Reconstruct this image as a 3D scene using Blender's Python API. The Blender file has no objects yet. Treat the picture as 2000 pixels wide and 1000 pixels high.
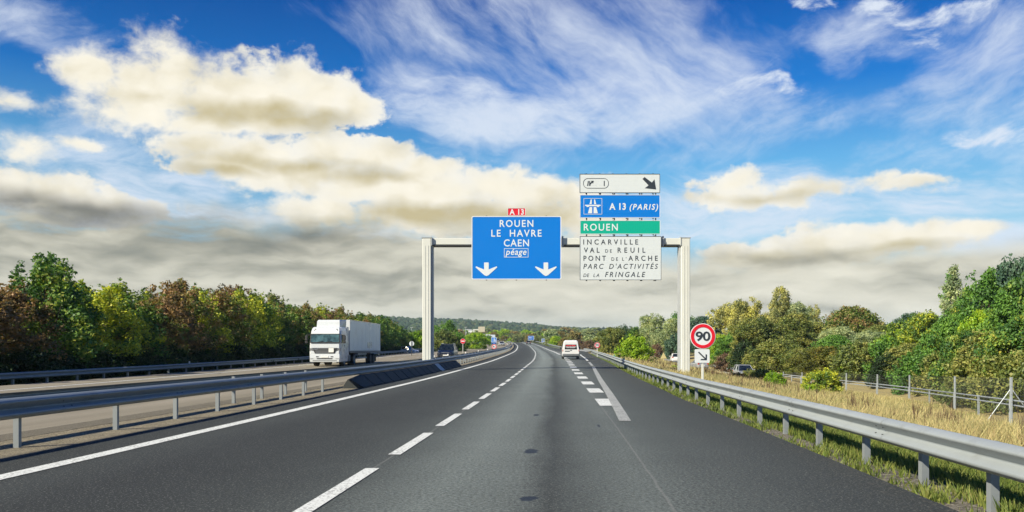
import bpy, bmesh, math, random
import numpy as np
from mathutils import Vector, Matrix

SC = bpy.context.scene
COL = SC.collection
random.seed(7)
RNG = np.random.default_rng(11)
R = math.radians

# ---------------------------------------------------------------- camera
EYE, FPX, HOR = 1.45, 1650.0, 682.0          # eye height, focal length in photo pixels, horizon row
cam_d = bpy.data.cameras.new('camera')
cam = bpy.data.objects.new('camera', cam_d)
COL.objects.link(cam)
cam.location = (0, 0, EYE)
cam.rotation_euler = (R(90), 0, 0)
cam_d.sensor_width = 36.0
cam_d.lens = 36.0 * FPX / 2000.0
cam_d.shift_y = (HOR - 500.0) / 2000.0
cam_d.clip_start = 0.1
cam_d.clip_end = 20000
SC.camera = cam

# ---------------------------------------------------------------- exposure
SC.view_settings.view_transform = 'Standard'
SC.view_settings.look = 'None'
SC.view_settings.gamma = 1.0
SC.view_settings.exposure = 0.90
SC.view_settings.use_curve_mapping = False
SC.cycles.max_bounces = 6
SC.cycles.use_adaptive_sampling = True
SC.cycles.adaptive_threshold = 0.02
SC.cycles.transparent_max_bounces = 8
SC.cycles.caustics_reflective = False
SC.cycles.caustics_refractive = False

# ---------------------------------------------------------------- sun
SUN_EL = R(36)
SUN_TO = Vector((1.0, 0.70, 0)).normalized()        # direction in which shadows fall
sun_d = bpy.data.lights.new('sun', 'SUN')
sun = bpy.data.objects.new('sun', sun_d)
COL.objects.link(sun)
sdir = Vector((SUN_TO.x * math.cos(SUN_EL), SUN_TO.y * math.cos(SUN_EL), -math.sin(SUN_EL)))
sun.rotation_euler = sdir.to_track_quat('-Z', 'Y').to_euler()
sun.location = (-60, -20, 60)
sun_d.energy = 4.6
sun_d.angle = R(0.53)
sun_d.color = (1.0, 0.92, 0.74)


class NT:
    """small helper to write node graphs as expressions"""
    def __init__(s, tree):
        s.t = tree
        tree.nodes.clear()

    def n(s, kind, **kw):
        nd = s.t.nodes.new(kind)
        for k, v in kw.items():
            setattr(nd, k, v)
        return nd

    def put(s, sock, v):
        if v is None:
            return
        if isinstance(v, bpy.types.NodeSocket):
            s.t.links.new(v, sock)
        else:
            sock.default_value = v

    def m(s, op, a, b=None, c=None, clamp=False):
        nd = s.n('ShaderNodeMath', operation=op, use_clamp=clamp)
        for i, v in enumerate((a, b, c)):
            s.put(nd.inputs[i], v)
        return nd.outputs[0]

    def v(s, op, a, b=None, c=None):
        nd = s.n('ShaderNodeVectorMath', operation=op)
        for i, v in enumerate((a, b, c)):
            if v is not None:
                s.put(nd.inputs[i], v)
        return nd.outputs['Value' if op in ('LENGTH', 'DOT_PRODUCT', 'DISTANCE') else 'Vector']

    def sstep(s, x, lo, hi, tlo=0.0, thi=1.0):
        nd = s.n('ShaderNodeMapRange', interpolation_type='SMOOTHSTEP')
        for i, v in enumerate((x, lo, hi, tlo, thi)):
            s.put(nd.inputs[i], v)
        return nd.outputs[0]

    def lin(s, x, lo, hi, tlo=0.0, thi=1.0):
        nd = s.n('ShaderNodeMapRange', clamp=True)
        for i, v in enumerate((x, lo, hi, tlo, thi)):
            s.put(nd.inputs[i], v)
        return nd.outputs[0]

    def noise(s, vec, scale=1.0, detail=4.0, rough=0.5, dist=0.0, col=False, dims='3D', lac=2.0):
        nd = s.n('ShaderNodeTexNoise', noise_dimensions=dims)
        s.put(nd.inputs['Vector'], vec)
        s.put(nd.inputs['Scale'], scale)
        s.put(nd.inputs['Detail'], detail)
        s.put(nd.inputs['Roughness'], rough)
        s.put(nd.inputs['Distortion'], dist)
        s.put(nd.inputs['Lacunarity'], lac)
        return nd.outputs['Color' if col else 'Fac']

    def mix(s, f, a, b, blend='MIX'):
        nd = s.n('ShaderNodeMix', data_type='RGBA', blend_type=blend)
        s.put(nd.inputs[0], f)
        for k, v in ((6, a), (7, b)):
            if isinstance(v, (tuple, list)) and len(v) == 3:
                v = (*v, 1.0)
            s.put(nd.inputs[k], v)
        return nd.outputs[2]

    def sep(s, vec):
        nd = s.n('ShaderNodeSeparateXYZ')
        s.put(nd.inputs[0], vec)
        return nd.outputs

    def comb(s, x, y, z=0.0):
        nd = s.n('ShaderNodeCombineXYZ')
        for i, v in enumerate((x, y, z)):
            s.put(nd.inputs[i], v)
        return nd.outputs[0]

    def ramp(s, fac, stops, interp='LINEAR'):
        nd = s.n('ShaderNodeValToRGB')
        cr = nd.color_ramp
        cr.interpolation = interp
        while len(cr.elements) < len(stops):
            cr.elements.new(0.5)
        for e, (p, c) in zip(cr.elements, stops):
            e.position = p
            e.color = (*c, 1.0) if len(c) == 3 else c
        s.put(nd.inputs[0], fac)
        return nd.outputs[0]


def srgb(r, g, b):
    f = lambda c: (c / 255 / 12.92) if c / 255 <= 0.04045 else ((c / 255 + 0.055) / 1.055) ** 2.4
    return (f(r), f(g), f(b))


# ---------------------------------------------------------------- world: physical sky with clouds
SKY_STR = 0.055
world = bpy.data.worlds.new('World')
SC.world = world
world.use_nodes = True
W = NT(world.node_tree)


def sky_dir(px, py):
    a = math.atan((px - 1000) / FPX)
    return a, math.atan((HOR - py) / FPX * math.cos(a))


CK = 10.0


def build_world():
    out = W.n('ShaderNodeOutputWorld')
    bg = W.n('ShaderNodeBackground')
    bg.inputs['Strength'].default_value = SKY_STR
    W.t.links.new(bg.outputs[0], out.inputs[0])
    sky = W.n('ShaderNodeTexSky', sky_type='NISHITA')
    sky.sun_disc = False
    sky.sun_elevation = SUN_EL
    sky.sun_rotation = math.atan2(-SUN_TO.x, -SUN_TO.y)
    sky.air_density = 1.0
    sky.dust_density = 0.4
    sky.ozone_density = 2.0
    # deepen the clear blue the way a polarised, contrasty exposure does
    deep = W.n('ShaderNodeHueSaturation')
    deep.inputs['Hue'].default_value = 0.497
    deep.inputs['Saturation'].default_value = 1.55
    deep.inputs['Value'].default_value = 0.62
    W.t.links.new(sky.outputs[0], deep.inputs['Color'])
    d = W.n('ShaderNodeTexCoord').outputs['Generated']
    x, y, z = W.sep(d)[0:3]
    a = W.m('ARCTAN2', x, y)
    e = W.m('ARCSINE', z)
    P0 = W.comb(a, e, 0.0)
    blue = W.ramp(W.lin(e, 0.0, 0.42), [(.0, srgb(186, 222, 240)), (.30, srgb(158, 213, 242)), (.50, srgb(104, 183, 238)), (.70, srgb(24, 124, 214)), (.94, srgb(0, 84, 176)), (1.0, srgb(0, 76, 164))])
    lr = W.sstep(a, -0.45, 0.30, 0.80, 1.0)
    blue = W.v('MULTIPLY', blue, W.comb(W.m('MULTIPLY', lr, 10.0), W.m('MULTIPLY', lr, 10.0), W.m('MULTIPLY', lr, 10.0)))
    base = W.mix(0.90, deep.outputs[0], blue)

    def warp(vec, scale, amp, detail=3.0):
        c = W.noise(vec, scale, detail, 0.55, col=True)
        return W.v('MULTIPLY_ADD', W.v('SUBTRACT', c, (0.5, 0.5, 0.5)), (amp, amp, 0.0), vec)

    def blobs(vec, items):
        f = None
        for it in items:
            px, py, rx, ry = it[:4]
            w = it[4] if len(it) > 4 else 1.0
            ca, ce = sky_dir(px, py)
            ra, re = rx / FPX, ry / FPX
            q = W.v('MULTIPLY_ADD', vec, (1 / ra, 1 / re, 0.0), (-ca / ra, -ce / re, 0.0))
            g = W.m('MULTIPLY_ADD', W.v('LENGTH', q), -w, w)
            f = g if f is None else W.m('SMOOTH_MAX', f, g, 0.15)
        return f

    # ---- cirrus: veils of streaks, each with its own direction
    def cirrus(items, ang, sx, sy, seed, lo, hi, amt, gain=2.4):
        ca_, sa_ = math.cos(ang), math.sin(ang)
        wv = warp(P0, 4.0, 0.10, 4.0)
        xr, yr, _ = W.sep(wv)[0:3]
        u = W.m('ADD', W.m('MULTIPLY', xr, ca_), W.m('MULTIPLY', yr, sa_))
        v = W.m('SUBTRACT', W.m('MULTIPLY', yr, ca_), W.m('MULTIPLY', xr, sa_))
        s1 = W.noise(W.comb(W.m('MULTIPLY', u, sx), W.m('MULTIPLY', v, sy), seed), 1.0, 8.0, 0.60, 0.25)
        s2 = W.noise(W.comb(W.m('MULTIPLY', u, sx * 3.1), W.m('MULTIPLY', v, sy * 1.9), seed + 5), 1.0, 6.0, 0.66, 0.3)
        st = W.m('ADD', W.m('MULTIPLY', s1, 0.66), W.m('MULTIPLY', s2, 0.34))
        fld = W.m('MINIMUM', W.m('MAXIMUM', blobs(warp(P0, 4.0, 0.10), items), -0.7), 0.42)
        val = W.m('ADD', W.m('MULTIPLY', W.m('SUBTRACT', st, 0.5), gain), W.m('MULTIPLY', fld, 0.80))
        return W.sstep(val, lo, hi, 0.0, amt)

    c1 = cirrus([(900, 20, 330, 120), (1020, 70, 260, 120), (1130, 150, 130, 90), (1210, 60, 220, 150),
                 (1340, 150, 190, 120, 0.8), (800, 150, 110, 60, 0.7)],
                R(-36), 3.2, 11.0, 1.3, -0.06, 0.84, 0.88)
    c2 = cirrus([(880, 215, 170, 60), (980, 245, 190, 60), (1080, 265, 170, 45, 0.8), (860, 180, 70, 25)],
                R(-8), 6.0, 18.0, 4.1, -0.12, 0.70, 0.85)
    c3 = cirrus([(1690, 70, 140, 70), (1640, 135, 60, 35, 0.8), (1940, 130, 160, 110), (1960, 190, 110, 70), (1800, 210, 220, 60, .5),
                 (1885, 255, 80, 25, .8), (1975, 280, 80, 40, .8), (1520, 240, 240, 80, 0.45), (1880, 20, 120, 40, .7),
                 (40, 60, 120, 40, 0.5), (60, 90, 120, 36, 0.6), (1240, 250, 260, 90, 0.5), (1790, 300, 260, 70, .4), (1000, 320, 300, 60, .4), (180, 270, 170, 80, .6)],
                R(20), 4.5, 15.0, 7.7, -0.02, 0.85, 0.85)
    c4 = cirrus([(300, 375, 230, 45), (450, 395, 170, 35), (250, 340, 240, 40, .7), (690, 470, 160, 30), (1500, 410, 320, 60, .8),
                 (1780, 400, 260, 60, .7), (1950, 480, 160, 60, .7)],
                R(-3), 6.0, 34.0, 9.2, -0.15, 0.60, 0.80)
    c5 = cirrus([(1430, 186, 60, 20), (1490, 182, 45, 16), (1470, 204, 80, 18), (1835, 60, 70, 30), (1570, 15, 60, 20), (1720, 5, 60, 20), (1900, 255, 90, 26),
                 (1870, 15, 130, 24)],
                R(12), 9.0, 26.0, 3.3, 0.10, 0.62, 0.95, 3.0)
    # veil that pales the lower sky
    veil = W.sstep(e, 0.22, 0.06, 0.0, 0.18)
    col = W.mix(veil, base, tuple(c * 10 for c in srgb(205, 228, 240)))
    cir_col = tuple(c * 10 for c in srgb(224, 233, 246))
    for c in (c1, c2, c3, c4, c5):
        col = W.mix(c, col, cir_col)

    # ---- cumulus
    cum_items = [(185, 130, 85, 58, 1.2), (300, 165, 180, 95, 1.15), (470, 185, 230, 90, 1.1), (195, 125, 75, 52), (265, 150, 115, 75), (340, 150, 110, 80), (430, 185, 160, 88), (505, 175, 140, 88),
                 (565, 160, 100, 72), (630, 190, 110, 65), (700, 205, 70, 45), (290, 205, 120, 50), (400, 235, 140, 42),
                 (540, 235, 150, 40),
                 (400, 280, 130, 42), (520, 300, 190, 55), (640, 292, 140, 48), (730, 305, 120, 48), (450, 325, 140, 35),
                 (600, 345, 170, 50), (830, 330, 90, 40),
                 (700, 370, 190, 58), (840, 378, 210, 60), (970, 365, 150, 48), (1070, 375, 140, 52), (620, 415, 130, 42),
                 (800, 425, 220, 48), (960, 425, 200, 55), (1120, 420, 160, 60),
                 (20, 200, 90, 36, .75), (30, 290, 75, 45, .85), (150, 280, 60, 16, .6),
                 (60, 380, 190, 55), (170, 405, 190, 45),
                 (1430, 358, 110, 26, .62), (1620, 366, 220, 30, .6), (1460, 345, 80, 24, .62), (1560, 376, 150, 28, .62), (1690, 352, 110, 24, .62), (1790, 358, 100, 20, .6),
                 (1390, 384, 120, 24, .6), (1490, 392, 160, 24, .62),
                 (1480, 500, 160, 32), (1610, 478, 190, 42), (1760, 470, 180, 36), (1890, 452, 85, 18, .9),
                 ]
    Pw = warp(warp(P0, 8.0, 0.030, 3.0), 34.0, 0.010, 4.0)
    fld = blobs(Pw, cum_items)
    Ps = W.v('MULTIPLY', P0, (1.0, 1.3, 1.0))
    Pb = warp(Ps, 30.0, 0.014, 3.0)
    big = W.noise(Pb, 14.0, 9.0, 0.58, 0.1)
    fine = W.noise(Pb, 62.0, 6.0, 0.62, 0.0)
    cval = W.m('ADD', fld, W.m('ADD', W.m('MULTIPLY', W.m('SUBTRACT', big, 0.5), 1.8), W.m('MULTIPLY', W.m('SUBTRACT', fine, 0.5), 0.55)))
    soft_n = W.noise(P0, 6.0, 3.0, 0.5)
    cum = W.sstep(cval, 0.05, W.lin(soft_n, 0.38, 0.62, 0.24, 0.70))
    # light on the lobes: compare the same noise a step towards the light (up and left)
    off = W.noise(W.v('ADD', Pb, (-0.012, 0.020, 0.0)), 11.0, 4.0, 0.46, 0.1)
    soft = W.noise(Pb, 11.0, 4.0, 0.46, 0.1)
    relief = W.m('MULTIPLY', W.m('SUBTRACT', soft, off), 2.4)
    sh_items = [(500, 222, 210, 42), (620, 235, 120, 40, .9), (400, 205, 120, 40, .6), (560, 330, 220, 24, .8), (700, 350, 160, 26, .8), (430, 340, 130, 18, .8),
                (300, 190, 120, 30, .5), (840, 425, 230, 36, 1.0), (990, 440, 180, 46, .9), (680, 440, 160, 28), (1090, 430, 140, 50, .7), (1500, 385, 170, 20, .6),
                (1560, 505, 200, 26), (1750, 488, 170, 20), (1500, 520, 220, 30)]
    dark_items = [(80, 415, 260, 36, 1.25), (130, 435, 230, 30), (40, 395, 150, 30, .8)]
    Pw2 = warp(P0, 7.0, 0.05, 4.0)
    tan_f = W.m('SUBTRACT', W.sstep(blobs(Pw2, sh_items), -0.05, 0.85), W.m('MULTIPLY', relief, 0.9), clamp=True)
    dk_f = W.sstep(blobs(Pw2, dark_items), -0.35, 0.7)
    thin = W.sstep(cval, 0.9, 0.15)
    lit = tuple(c * 10 for c in srgb(255, 249, 232))
    tan = tuple(c * 10 for c in srgb(190, 176, 128))
    gry = tuple(c * 10 for c in srgb(112, 113, 108))
    ccol = W.mix(W.m('MULTIPLY', W.m('SUBTRACT', 0.34, relief, clamp=True), 0.34), lit, tan)
    ccol = W.mix(W.m('MULTIPLY', tan_f, 0.84), ccol, tan)
    ccol = W.mix(W.m('MULTIPLY', dk_f, 0.95), ccol, gry)
    ccol = W.mix(W.m('MULTIPLY', thin, 0.30), ccol, cir_col)

    # ---- low deck of stratocumulus down to the horizon
    edge = W.m('ADD', W.sstep(a, -0.05, 0.22, 0.158, 0.118), W.m('MULTIPLY', W.m('SUBTRACT', W.noise(P0, 9.0, 5.0, 0.55), 0.5), 0.07))
    Pd = W.v('MULTIPLY', warp(warp(P0, 6.0, 0.03), 22.0, 0.016, 4.0), (6.5, 25.0, 1.0))
    dk_n = W.noise(Pd, 1.0, 8.0, 0.55, 0.15)
    dk_s = W.noise(Pd, 1.0, 4.0, 0.5, 0.15)
    dk_u = W.noise(W.v('ADD', Pd, (-0.05, 0.26, 0.0)), 1.0, 4.0, 0.5, 0.15)
    dk_b = W.noise(W.v('MULTIPLY', P0, (3.2, 12.0, 1.0)), 1.0, 4.0, 0.5, 0.2)
    deck = W.m('MULTIPLY', W.sstep(W.m('SUBTRACT', edge, e), -0.006, 0.030),
               W.sstep(W.m('ADD', dk_n, W.sstep(e, 0.14, 0.07, 0.0, 0.45)), 0.36, 0.56))
    tone = W.m('ADD', W.m('MULTIPLY', W.m('SUBTRACT', dk_s, dk_u), 0.75), W.m('ADD', 0.28, W.m('MULTIPLY', dk_b, 0.5)))
    tone = W.m('ADD', tone, W.m('MULTIPLY', W.m('SUBTRACT', 0.5, dk_n), 0.35))
    tone = W.m('ADD', tone, W.sstep(a, -0.50, 0.20, -0.055, 0.05))
    tone = W.m('ADD', tone, W.sstep(e, 0.11, 0.035, -0.02, 0.0))
    dcol = W.ramp(tone, [(0.32, tuple(srgb(126, 128, 118))), (0.44, tuple(srgb(170, 168, 152))),
                         (0.54, tuple(srgb(212, 208, 190))), (0.70, tuple(srgb(240, 235, 216)))])
    dcol = W.v('MULTIPLY', dcol, (10.0, 10.0, 10.0))
    hz = W.sstep(e, 0.055, 0.010, 0.0, 0.75)
    dcol = W.mix(hz, dcol, tuple(c * 10 for c in srgb(200, 204, 192)))
    col = W.mix(cum, col, ccol)
    col = W.mix(W.m('MULTIPLY', deck, 0.97), col, dcol)
    # below the horizon: dull ground tone
    col = W.mix(W.sstep(e, -0.02, -0.10), col, (1.2, 1.2, 1.0))
    W.t.links.new(col, bg.inputs['Color'])


build_world()
try:
    world.cycles.sampling_method = 'MANUAL'
    world.cycles.sample_map_resolution = 512
except Exception:
    pass

# ---------------------------------------------------------------- materials
MATS = {}


def new_mat(name):
    m = bpy.data.materials.new(name)
    m.use_nodes = True
    t = NT(m.node_tree)
    out = t.n('ShaderNodeOutputMaterial')
    MATS[name] = m
    return m, t, out


def bsdf(t, out, **kw):
    b = t.n('ShaderNodeBsdfPrincipled')
    for k, v in kw.items():
        k = {'color': 'Base Color', 'rough': 'Roughness', 'metal': 'Metallic', 'spec': 'Specular IOR Level',
             'normal': 'Normal', 'coat': 'Coat Weight', 'alpha': 'Alpha', 'trans': 'Transmission Weight'}[k]
        if isinstance(v, tuple) and len(v) == 3:
            v = (*v, 1.0)
        t.put(b.inputs[k], v)
    t.t.links.new(b.outputs[0], out.inputs[0])
    return b


def bump(t, height, strength=0.3, dist=0.02):
    b = t.n('ShaderNodeBump')
    t.put(b.inputs['Height'], height)
    b.inputs['Strength'].default_value = strength
    b.inputs['Distance'].default_value = dist
    return b.outputs[0]


def simple(name, color, rough=0.5, metal=0.0, var=0.12, scale=3.0, dirt=None, coat=0.0, spec=0.5, bmp=0.0):
    """paint, metal or plastic: a base colour with slow unevenness, fine grain and optional dirt"""
    m, t, out = new_mat(name)
    o = t.n('ShaderNodeTexCoord').outputs['Object']
    n1 = t.noise(o, scale, 5.0, 0.6)
    n2 = t.noise(o, scale * 14, 3.0, 0.6)
    f = t.m('ADD', t.m('MULTIPLY', t.m('SUBTRACT', n1, 0.5), 2 * var), t.m('MULTIPLY', t.m('SUBTRACT', n2, 0.5), var))
    f = t.m('ADD', f, 1.0)
    c = t.v('MULTIPLY', color, t.comb(f, f, f))
    if dirt:
        k = t.sstep(t.noise(o, scale * 1.7, 6.0, 0.65), 0.52, 0.75, 0.0, dirt[1])
        c = t.mix(k, c, dirt[0])
    rg = t.m('ADD', rough, t.m('MULTIPLY', t.m('SUBTRACT', n1, 0.5), 0.2))
    kw = {}
    if bmp:
        kw['normal'] = bump(t, n2, bmp, 0.01)
    bsdf(t, out, color=c, rough=rg, metal=metal, coat=coat, spec=spec, **kw)
    return m


def M(name):
    return MATS[name]


# ---------------------------------------------------------------- object helpers
def link(o, parent=None):
    COL.objects.link(o)
    if parent is not None:
        o.parent = parent
    return o


def tag(o, label=None, cat=None, group=None, kind=None):
    if label:
        o['label'] = label
    if cat:
        o['category'] = cat
    if group:
        o['group'] = group
    if kind:
        o['kind'] = kind
    return o


def empty(name, loc=(0, 0, 0), rz=0.0):
    o = bpy.data.objects.new(name, None)
    o.empty_display_size = 0.2
    o.location = loc
    o.rotation_euler = (0, 0, rz)
    return link(o)


def np_mesh(name, verts, faces, mat=None, parent=None, smooth=False, uv=None):
    """verts (n,3); faces (m,k) all the same k, or list"""
    me = bpy.data.meshes.new(name)
    verts = np.asarray(verts, dtype=np.float32)
    if isinstance(faces, np.ndarray):
        k = faces.shape[1]
        me.vertices.add(len(verts))
        me.vertices.foreach_set('co', verts.ravel())
        me.loops.add(faces.size)
        me.loops.foreach_set('vertex_index', faces.astype(np.int32).ravel())
        me.polygons.add(len(faces))
        me.polygons.foreach_set('loop_start', np.arange(0, faces.size, k, dtype=np.int32))
        me.polygons.foreach_set('loop_total', np.full(len(faces), k, dtype=np.int32))
        if uv is not None:
            l = me.uv_layers.new(name='uv')
            l.data.foreach_set('uv', np.asarray(uv, dtype=np.float32)[faces.ravel()].ravel())
        me.update(calc_edges=True)
    else:
        me.from_pydata([tuple(v) for v in verts], [], faces)
        if uv is not None:
            l = me.uv_layers.new(name='uv')
            for lo in me.loops:
                l.data[lo.index].uv = uv[lo.vertex_index]
        me.update()
    if smooth:
        me.polygons.foreach_set('use_smooth', np.ones(len(me.polygons), dtype=bool))
    if mat is not None:
        me.materials.append(mat)
    o = bpy.data.objects.new(name, me)
    return link(o, parent)


class MB:
    """collects boxes, prisms, tubes and lathes into one mesh"""
    def __init__(s):
        s.b = bmesh.new()

    def box(s, c, d, rot=None, bev=0.0, seg=1):
        r = bmesh.ops.create_cube(s.b, size=1.0)
        vs = r['verts']
        mt = Matrix.Translation(Vector(c))
        if rot is not None:
            mt = mt @ (rot if isinstance(rot, Matrix) else Matrix.Rotation(rot, 4, 'Z'))
        bmesh.ops.transform(s.b, matrix=mt @ Matrix.Diagonal((d[0], d[1], d[2], 1)), verts=vs)
        if bev > 0:
            ed = list({e for v in vs for e in v.link_edges})
            bmesh.ops.bevel(s.b, geom=ed, offset=bev, segments=seg, affect='EDGES', profile=0.5)
        return s

    def poly(s, pts, thick, axis='y', at=0.0):
        """flat outline pts (2D) extruded by thick; axis y -> (x,z) outline, front face at y=at, going back"""
        if axis == 'y':
            f = [(p[0], at, p[1]) for p in pts]
            g = [(p[0], at + thick, p[1]) for p in pts]
        elif axis == 'x':
            f = [(at, p[0], p[1]) for p in pts]
            g = [(at + thick, p[0], p[1]) for p in pts]
        else:
            f = [(p[0], p[1], at) for p in pts]
            g = [(p[0], p[1], at + thick) for p in pts]
        a = [s.b.verts.new(p) for p in f]
        b = [s.b.verts.new(p) for p in g]
        n = len(pts)
        s.b.faces.new(a)
        s.b.faces.new(b[::-1])
        for i in range(n):
            j = (i + 1) % n
            s.b.faces.new((a[i], b[i], b[j], a[j]))
        return s

    def tube(s, p0, p1, r0, r1=None, n=8, cap=True):
        r1 = r0 if r1 is None else r1
        p0, p1 = Vector(p0), Vector(p1)
        d = (p1 - p0)
        if d.length < 1e-6:
            return s
        q = d.to_track_quat('Z', 'Y').to_matrix()
        A, B = [], []
        for i in range(n):
            t = 2 * math.pi * i / n
            v = q @ Vector((math.cos(t), math.sin(t), 0))
            A.append(s.b.verts.new(p0 + v * r0))
            B.append(s.b.verts.new(p1 + v * r1))
        for i in range(n):
            j = (i + 1) % n
            s.b.faces.new((A[i], A[j], B[j], B[i]))
        if cap:
            s.b.faces.new(A[::-1])
            s.b.faces.new(B)
        return s

    def loft(s, rings, cap=True):
        """rings: list of equal-length closed point loops"""
        vs = [[s.b.verts.new(p) for p in r] for r in rings]
        n = len(rings[0])
        for k in range(len(vs) - 1):
            for i in range(n):
                j = (i + 1) % n
                s.b.faces.new((vs[k][i], vs[k][j], vs[k + 1][j], vs[k + 1][i]))
        if cap:
            s.b.faces.new(vs[0][::-1])
            s.b.faces.new(vs[-1])
        return s

    def quad(s, *pts):
        s.b.faces.new([s.b.verts.new(p) for p in pts])
        return s

    def build(s, name, mat, parent=None, smooth=False, loc=None):
        bmesh.ops.recalc_face_normals(s.b, faces=s.b.faces)
        me = bpy.data.meshes.new(name)
        s.b.to_mesh(me)
        s.b.free()
        if smooth:
            me.polygons.foreach_set('use_smooth', np.ones(len(me.polygons), dtype=bool))
        me.materials.append(mat)
        o = bpy.data.objects.new(name, me)
        if loc is not None:
            o.location = loc
        return link(o, parent)


def children(o):
    return [c for c in bpy.data.objects if c.parent == o]


KIDS = {}


def copy_tree(o, parent=None):
    c = o.copy()
    COL.objects.link(c)
    if parent is not None:
        c.parent = parent
    for ch in list(o.children):
        copy_tree(ch, c)
    return c


# ---------------------------------------------------------------- road geometry
_ky = np.array([-60, 0, 9, 22, 40, 59, 82, 94, 125, 160, 194, 254, 300, 370, 450, 600, 800, 1200, 6000], float)
_kx = np.array([-5.6, -2.35, -1.75, -1.02, -0.12, 0.80, 2.0, 2.5, 3.5, 4.4, 5.0, 5.75, 6.0, 5.2, 2.3, -8.0, -30, -90, -90], float)
_kz = np.array([0, 0, 0, 0, 0, .09, .27, .40, .64, .92, 1.2, 2.0, 2.7, 4.0, 5.8, 8.9, 10.5, 11, 11], float)
_sy = np.arange(-60, 1400, 2.0)
_k = np.hanning(13)
_k /= _k.sum()


def _smooth(v):
    a = np.interp(_sy, _ky, v)
    p = np.pad(a, 6, mode='reflect', reflect_type='odd')
    return np.convolve(p, _k, 'valid')


_xs, _zs = _smooth(_kx), _smooth(_kz)


def XC(y):
    return np.interp(y, _sy, _xs)


def ZR(y):
    return np.interp(y, _sy, _zs)


def PT(px, py, y):
    """world point at depth y seen at a photo pixel"""
    return Vector(((px - 1000) / FPX * y, y, EYE + (HOR - py) / FPX * y))


def PX(px, y):
    return (px - 1000) / FPX * y


EDGE_Y = np.array([-60, 25, 30, 50, 66, 90, 118, 140, 170, 190, 215, 260, 1400], float)
EDGE_U = np.array([5.85, 5.85, 6.0, 6.45, 6.85, 7.25, 8.0, 9.0, 10.0, 9.6, 7.0, 6.2, 6.2], float)


def EU(y):
    return np.interp(y, EDGE_Y, EDGE_U)


# exit ramp centre and half width, and height offset against the road
RAMP_Y = np.array([120, 140, 180, 220, 260, 300, 340, 400, 460], float)
RAMP_U = np.array([5.6, 6.6, 9.6, 13.4, 18.2, 23.6, 31, 46, 66], float)
RAMP_D = np.array([0.0, 0.0, -.08, -.35, -.7, -1.05, -1.4, -1.9, -2.3], float)
MED0, MED1 = -6.95, -4.75           # median strip
OPP0 = -21.3                        # far edge of the opposite carriageway


def OPP_L(y):
    return np.interp(y, [-60, 150, 200, 260, 330, 400, 600, 1400], [-21.3, -21.3, -20.6, -21, -24, -24, -22, -22])


def OPP_DZ(y):
    return np.interp(y, [-60, 20, 60, 120, 1400], [-.12, -.12, -.06, 0, 0])


FEN_Y = np.array([10, 20, 35, 46, 56, 62, 69, 78, 90, 110, 160, 200], float)
FEN_U = np.array([18, 19.6, 21.3, 23.8, 25.9, 26.0, 26.2, 26.9, 27.6, 27.6, 28.0, 31.0], float)


def FU(y):
    return np.interp(y, FEN_Y, FEN_U)


def LOW_Z(y):
    return np.interp(y, [-60, 80, 97, 110, 130, 150, 180, 230, 300], [-2.3, -2.3, -1.97, -1.95, -1.6, -.9, -.2, .5, 1.0])


def bumps(x, y, s, seed):
    r = np.random.default_rng(seed)
    v = np.zeros_like(x)
    for k in range(6):
        a, p, f = r.uniform(0, 6.28), r.uniform(0, 6.28), s * r.uniform(.6, 1.7)
        v += np.sin((x * math.cos(a) + y * math.sin(a)) * f + p)
    return v / 6


def GZ(u, y):
    """height of the natural ground at lateral offset u and depth y"""
    u = np.asarray(u, float)
    y = np.asarray(y, float)
    zr = ZR(y)
    eu = EU(y)
    lowz = LOW_Z(y)
    # right side: verge, meadow falling to the low road, then rising bank
    r0 = np.maximum(eu + 1.6, 0)
    near = np.clip(1 - (y - 200) / 80, 0, 1)        # the low road fades out beyond 200 m
    fu = FU(y)
    r1 = np.maximum(fu - np.interp(y, [62, 84], [0.6, 6.3]), r0 + 3)
    t = np.clip((u - r0) / np.maximum(r1 - r0, 1), 0, 1)
    mead = (-0.10) * (1 - t) + np.interp(y, [10, 20, 35, 46, 56, 62, 75, 90, 110], [-.8, -1.1, -1.5, -1.7, -2.0, -2.15, -2.15, -1.5, -.9]) * t
    dip = np.clip((u - r1 + 0.2) / 0.7, 0, 1)
    target = lowz - zr
    mead2 = mead * (1 - t ** 2) + np.minimum(mead, target + 0.65) * t ** 2
    right = mead2 * (1 - dip) + target * dip
    bank = np.clip((u - fu - 0.5) / 14, 0, 1)
    right = right + bank * 1.1
    right = right * near + (1 - near) * np.interp(u - eu, [0, 2, 14, 60], [-.04, -.2, -1.2, -1.0])
    # ramp area stays flush with the ramp
    ru = np.interp(y, RAMP_Y, RAMP_U)
    rd = np.interp(y, RAMP_Y, RAMP_D)
    on = np.clip(1 - (np.abs(u - ru) - 4.4) / 3.0, 0, 1) * (y > 125) * (y < 470)
    right = right * (1 - on) + (rd - 0.12) * on
    ol = OPP_L(y)
    left = np.interp(u - ol, [-60, -30, -4, -0.6, 0], [0.6, 0.2, -.42, -.36, -.22])
    z = np.where(u > eu, right, np.where(u < ol, left + OPP_DZ(y), -0.22))
    z = np.where((u <= eu) & (u >= ol) & (y > 205) & (u > 6.3) & (u < 9.5), -0.16, z)
    # blend out far away
    return zr + z


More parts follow.
